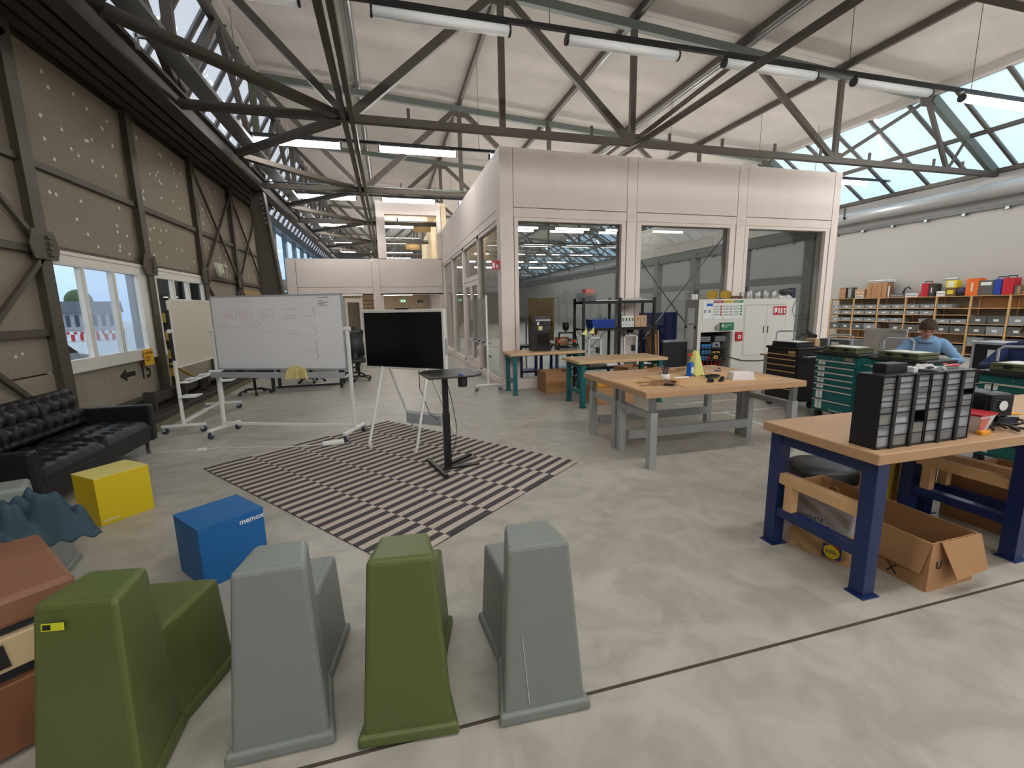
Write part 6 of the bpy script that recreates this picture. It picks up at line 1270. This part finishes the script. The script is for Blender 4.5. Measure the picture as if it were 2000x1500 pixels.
for k in range(2):
    t = thing('wooden_box', f'{["left", "right"][k]} tan cardboard magazine box on the rack', 'box', (4.96 + k * .142, 8.40, 1.256)); B().box(0, .135, 0, .26, 0, .235).obj('box_body', 'desk_tan', t); B().cyl((.067, -.001, .17), (.067, 0, .17), .012, 12).obj('finger_hole', 'rubber', t)
for k in range(2):
    o = B().prism([(-.06, 0), (.06, .02), (.0, .16)], 0, .002, 'y').obj('sticky_note', mat('note_yellow', (232, 226, 150), .8) if 'note_yellow' not in M else 'note_yellow'); o.location = (3.83 + .16 * k - .05, 8.335, 1.12 + .02 * k); o.rotation_euler = (0, .4, 0); tag(o, f'{["left", "right"][k]} pale yellow note hanging on the rack post', 'note')
def frame_printer(label, loc, frame, spool, w_=.30, h=.50):
    t = thing('frame_printer', label, '3d printer', loc, 0, 'frame printers')
    B().box(0, .03, 0, .03, .0, h).obj('post', frame, t); B().box(w_ - .03, w_, 0, .03, 0, h).obj('post', frame, t); B().box(0, w_, 0, .03, h - .03, h).obj('top_beam', frame, t); B().box(-.02, w_ + .02, -.12, .2, 0, .045).obj('base', 'dark_grey_box', t); B().box(.03, w_ - .03, -.10, .18, .075, .085).obj('bed', 'black_plastic', t)
    B().cyl((.03, .015, h * .55), (w_ - .03, .015, h * .55), .008, 8).obj('axis_rod', 'galv', t); B().box(w_ * .6, w_ * .8, -.03, .03, h * .45, h * .65).obj('extruder', 'black_plastic', t)
    s_ = B().lathe([(.02, -.035), (.09, -.035), (.09, -.03), (.06, -.03), (.06, .03), (.09, .03), (.09, .035), (.02, .035)], 24).xf(Matrix.Translation((w_ * .5, .05, h + .12)) @ Matrix.Rotation(PI / 2, 4, 'Y')).obj('filament_spool', spool, t); B().bar((w_ * .5, .05, h), (w_ * .5, .05, h + .12), .03, .02).obj('spool_arm', frame, t)
    return t
frame_printer('white-framed printer with a pink spool on the lower rack shelf', (3.98, 8.55, .46), 'label_white', 'salmon', .30, .60); frame_printer('white-framed printer with a black spool at the right of the rack', (4.80, 8.55, .46), 'label_white', 'black_plastic', .32, .62)
o = B().box(0, .40, 0, .3, 0, .08).obj('white_device', 'label_white', bevel=.01); o.location = (5.02, 8.36, .46); tag(o, 'flat white device on the lower rack shelf', 'device')
o = B().box(0, .40, 0, .3, 0, .05).obj('white_tray', 'label_white', bevel=.01); o.location = (4.32, 8.36, .46); tag(o, 'flat white tray on the lower rack shelf', 'tray')
# tall enclosed printer and orange frame printer on the teal bench
tp = thing('enclosed_printer', 'tall black enclosed printer with a yellow sticky note on the teal bench', '3d printer', (2.76, 8.42, .825)); B().box(0, .36, .02, .42, 0, .50).obj('cabinet', 'speaker_dark', tp, bevel=.012); B().box(.02, .34, .0, .02, .03, .44).obj('door', 'black_plastic', tp, bevel=.006); B().box(.05, .31, -.002, 0, .08, .36).obj('door_glass', 'screen_black', tp); B().box(.32, .345, -.015, 0, .19, .205).obj('handle', 'label_white', tp)
au = B().hexa([(.02, .02, .50), (.34, .02, .50), (.34, .38, .50), (.02, .38, .50)], [(.03, .05, .68), (.33, .05, .68), (.33, .36, .68), (.03, .36, .68)]).obj('filament_unit', 'speaker_dark', tp, bevel=.012); B().box(.03, .33, .0, .03, .60, .63).obj('unit_trim', 'alu', au)
for k in range(4): B().box(.06 + k * .07, .10 + k * .07, .012, .02, .52, .58).obj('unit_slot', 'label_white' if k == 0 else 'rubber', au)
B().box(.08, .16, -.006, -.002, .42, .50).obj('sticky_note', 'note_yellow', tp)
mat('print_orange', (230, 80, 34), .5)
op = frame_printer('black printer frame with orange corners beside the enclosed printer', (3.32, 8.55, .825), 'black_metal', 'black_plastic', .34, .36)
for x in (-.02, .31): B().box(x, x + .05, -.03, .04, .15, .20).obj('orange_block', 'print_orange', op)
o = B().box(0, .26, 0, .14, 0, .24).obj('brown_carton', 'card'); o.location = (3.36, 8.74, .83); tag(o, 'small brown carton behind the orange-cornered printer', 'box')
# under and around the teal benches
open_box('closed-sided cardboard box on the floor under the teal bench by the cabin', (2.92, 8.22, 0), .0, .56, .50, .42)
yt = thing('yellow_crate', 'yellow plastic tray on a cardboard box under the empty teal bench', 'crate', (3.42, 6.95, .30)); B().hexa([(0, 0, 0), (.42, 0, 0), (.42, .3, 0), (0, .3, 0)], [(-.05, -.06, .14), (.42, -.06, .10), (.42, .34, .14), (-.05, .34, .2)]).obj('tray_body', mat('tray_yellow', (232, 176, 60), .5) and 'tray_yellow', yt, bevel=.01); B().box(.02, .40, -.02, .28, .141, .146).obj('tray_lid', 'tray_yellow', yt)
o = B().box(0, .75, 0, .4, 0, .30).obj('cardboard_carton', 'card', bevel=.004); o.location = (3.36, 6.92, 0); tag(o, 'closed cardboard carton carrying the yellow tray', 'box')
open_box('open cardboard box at the foot of the black rack', (4.45, 7.75, 0), .2, .5, .42, .50)
for k in range(3):
    o = B().box(0, .03, 0, .30, 0, 1.0 + .08 * k).obj('cardboard_sheet', 'card'); o.location = (5.52 + .06 * k, 8.50, 0); o.rotation_euler = (0, -.06, 0); tag(o, f'{["left", "middle", "right"][k]} upright cardboard strip between rack and grey cabinet', 'cardboard', 'upright strips')
bd = thing('black_display', 'black panel with grey top edge leaning beside the grey cabinet', 'panel', (5.80, 8.62, 0)); B().box(0, .62, 0, .05, 0, .88).obj('panel_body', 'black_plastic', bd); B().box(0, .62, -.01, .06, .88, .93).obj('top_edge', 'charger_grey', bd)
# ---- seen through the cabin windows
cu = thing('yellow_curtain', 'dull yellow curtain hanging inside the cabin', 'curtain', (3.75, 12.0, .75)); B().surf(lambda u, v: (u * .78, .04 * math.sin(u * 40), v * 1.2), 60, 6).obj('fabric', mat('mustard', (196, 154, 30), .8) and 'mustard', cu, smooth=True, fix=False); B().cyl((-.1, 0, 1.2), (.9, 0, 1.2), .015, 8).obj('curtain_rail', 'galv', cu); B().box(-.08, -.05, -.02, .02, -.75, 1.2).obj('support', 'galv', cu)
bc_ = thing('blue_cupboard', 'blue steel cupboard inside the cabin behind the middle window', 'cupboard', (6.1, 10.4, 0)); B().box(0, 1.3, 0, .6, .0, 1.50).obj('body', 'case_blue', bc_)
for k in range(2): d = B().box(.02 + k * .64, .62 + k * .64, -.02, 0, .86, 1.48).obj('door', 'case_blue', bc_); B().box(.50 - k * .02 + k * .18, .56 + k * .18, -.03, -.02, .90, .96).obj('latch', 'label_white', d)
for k in range(2):
    bl = thing('blue_trolley', f'{["left", "right"][k]} blue machine stand inside the cabin', 'stand', (2.95 + k * .9, 10.1, 0)); 
    for x in (0, .5):
        for y in (0, .4): B().box(x, x + .06, y, y + .06, .0, .75).obj('leg', 'case_blue', bl)
    B().box(-.02, .58, -.02, .48, .75, .80).obj('top', 'dark_grey_box', bl); B().box(0, .56, 0, .46, .15, .2).obj('lower_shelf', 'case_blue', bl)
# ================================================================ office desks and chairs behind the whiteboards
def office_chair(label, x, y, rz):
    t = thing('office_chair', label, 'chair', (x, y, 0), rz, 'black office chairs'); 
    for q in range(5):
        a = q * 2 * PI / 5 + .3; f = B().tube([(0, 0, .10), (.18 * math.cos(a), .18 * math.sin(a), .10), (.30 * math.cos(a), .30 * math.sin(a), .065)], .018, 6).obj('foot', 'black_plastic', t); B().cyl((.30 * math.cos(a) - .018, .30 * math.sin(a), .03), (.30 * math.cos(a) + .018, .30 * math.sin(a), .03), .03, 10).obj('caster_wheel', 'rubber', f)
    B().cyl((0, 0, .09), (0, 0, .45), .028, 10).obj('gas_lift', 'black_metal', t); B().box(-.24, .24, -.24, .24, .45, .53).obj('seat', 'black_plastic', t, bevel=.03, seg=3)
    B().surf(lambda u, v: ((u - .5) * .44 * (1 - .25 * v * v), .22 + .05 * math.cos((u - .5) * 3) + .10 * v - .06 * math.sin(PI * v), .58 + v * .62), 14, 14).obj('backrest', 'black_plastic', t, smooth=True, fix=False).modifiers.new('s', 'SOLIDIFY').thickness = .05
    B().bar((0, .22, .48), (0, .30, .75), .06, .03).obj('back_bracket', 'black_metal', t)
    for s_ in (-1, 1): B().tube([(s_ * .24, 0, .5), (s_ * .29, 0, .55), (s_ * .29, .02, .68)], .016, 6).obj('arm_post', 'black_plastic', t); B().box(s_ * .29 - .04, s_ * .29 + .04, -.14, .12, .68, .71).obj('arm_pad', 'black_plastic', t)
    return t
office_chair('black office chair right of the whiteboard, facing away', -.78, 11.45, .3); office_chair('black office chair behind the left half of the whiteboard', -2.80, 10.35, 2.2); office_chair('black office chair half hidden behind the right whiteboard post', -1.0, 12.2, -.5); office_chair('black office chair behind the middle of the whiteboard', -1.9, 11.6, 1.0)
def office_desk(label, x0, x1, y0, y1):
    t = thing('office_desk', label, 'desk', (x0, y0, 0), 0, 'office desks'); W, D = x1 - x0, y1 - y0; B().box(0, W, 0, D, .70, .73).obj('desk_top', 'mid_grey_box', t)
    for x in (.03, W - .09): B().box(x, x + .06, .05, .11, 0, .70).obj('leg', 'rubber', t); B().box(x, x + .06, D - .11, D - .05, 0, .70).obj('leg', 'rubber', t)
    B().box(.05, W - .05, D * .5 - .02, D * .5 + .02, .02, .06).obj('stretcher', 'rubber', t)
office_desk('long grey desk with dark legs behind the whiteboard', -2.55, -1.05, 10.45, 11.2); office_desk('further grey desk under the black monitors', -2.4, -.9, 13.2, 14.6)
for k in range(2):
    m_ = thing('desk_monitor', f'{["left", "right"][k]} black monitor on the further grey desk', 'monitor', (-1.25 - .65 * (1 - k), 13.9, .73)); B().box(-.28, .28, -.02, .02, .14, .50).obj('panel', 'black_plastic', m_); B().box(-.03, .03, 0, .04, 0, .3).obj('stand_neck', 'black_metal', m_); B().box(-.12, .12, -.09, .09, 0, .015).obj('stand_base', 'black_metal', m_)
office_chair('black office chair inside the cabin behind the side window', 3.1, 15.2, 1.5); office_chair('second black office chair inside the cabin', 3.2, 17.0, .6)
md = thing('mezzanine_box', 'dark box standing on the mezzanine edge below the trusses', 'box', (-1.9, 20.5, 2.91)); B().box(0, 1.0, 0, .6, 0, 1.15).obj('box_body', 'black_plastic', md); B().box(-.01, 1.01, -.01, .61, 1.1, 1.16).obj('lid', 'rubber', md)
fsn = thing('fire_sign', 'small red fire hose sign sticking out from the cabin corner', 'sign', (2.235, 9.05, 2.47)); B().box(-.17, 0, 0, .006, 0, .17).obj('plate', 'fire_red', fsn); B().box(-.15, -.10, -.002, 0, .03, .13).box(-.07, -.03, -.002, 0, .03, .09).obj('pictogram', 'label_white', fsn)
for k, (x0, x1, y) in enumerate(((4.8, 6.4, 5.75), (4.7, 7.2, 6.5))):
    o = B().box(x0, x1, y, y + .05, .0005, .002).obj('floor_tape', 'floor_line'); tag(o, ['shorter', 'longer'][k] + ' white tape line on the floor by the tool trolleys', 'floor tape')
o = B().box(5.0, 5.05, 5.0, 5.75, .0005, .002).obj('floor_tape', 'floor_line'); tag(o, 'white tape line running towards the tables', 'floor tape')

# ---------------------------------------------------------------- lettering becomes real mesh
dg = bpy.context.evaluated_depsgraph_get(); dg.update()
for o in TEXTS:
    me = bpy.data.meshes.new_from_object(o.evaluated_get(dg)); n = bpy.data.objects.new('lettering', me); COL.objects.link(n)
    n.parent = o.parent; n.location = o.location; n.rotation_euler = o.rotation_euler
    if not me.materials: me.materials.append(o.data.materials[0])
for o in TEXTS: bpy.data.objects.remove(o)
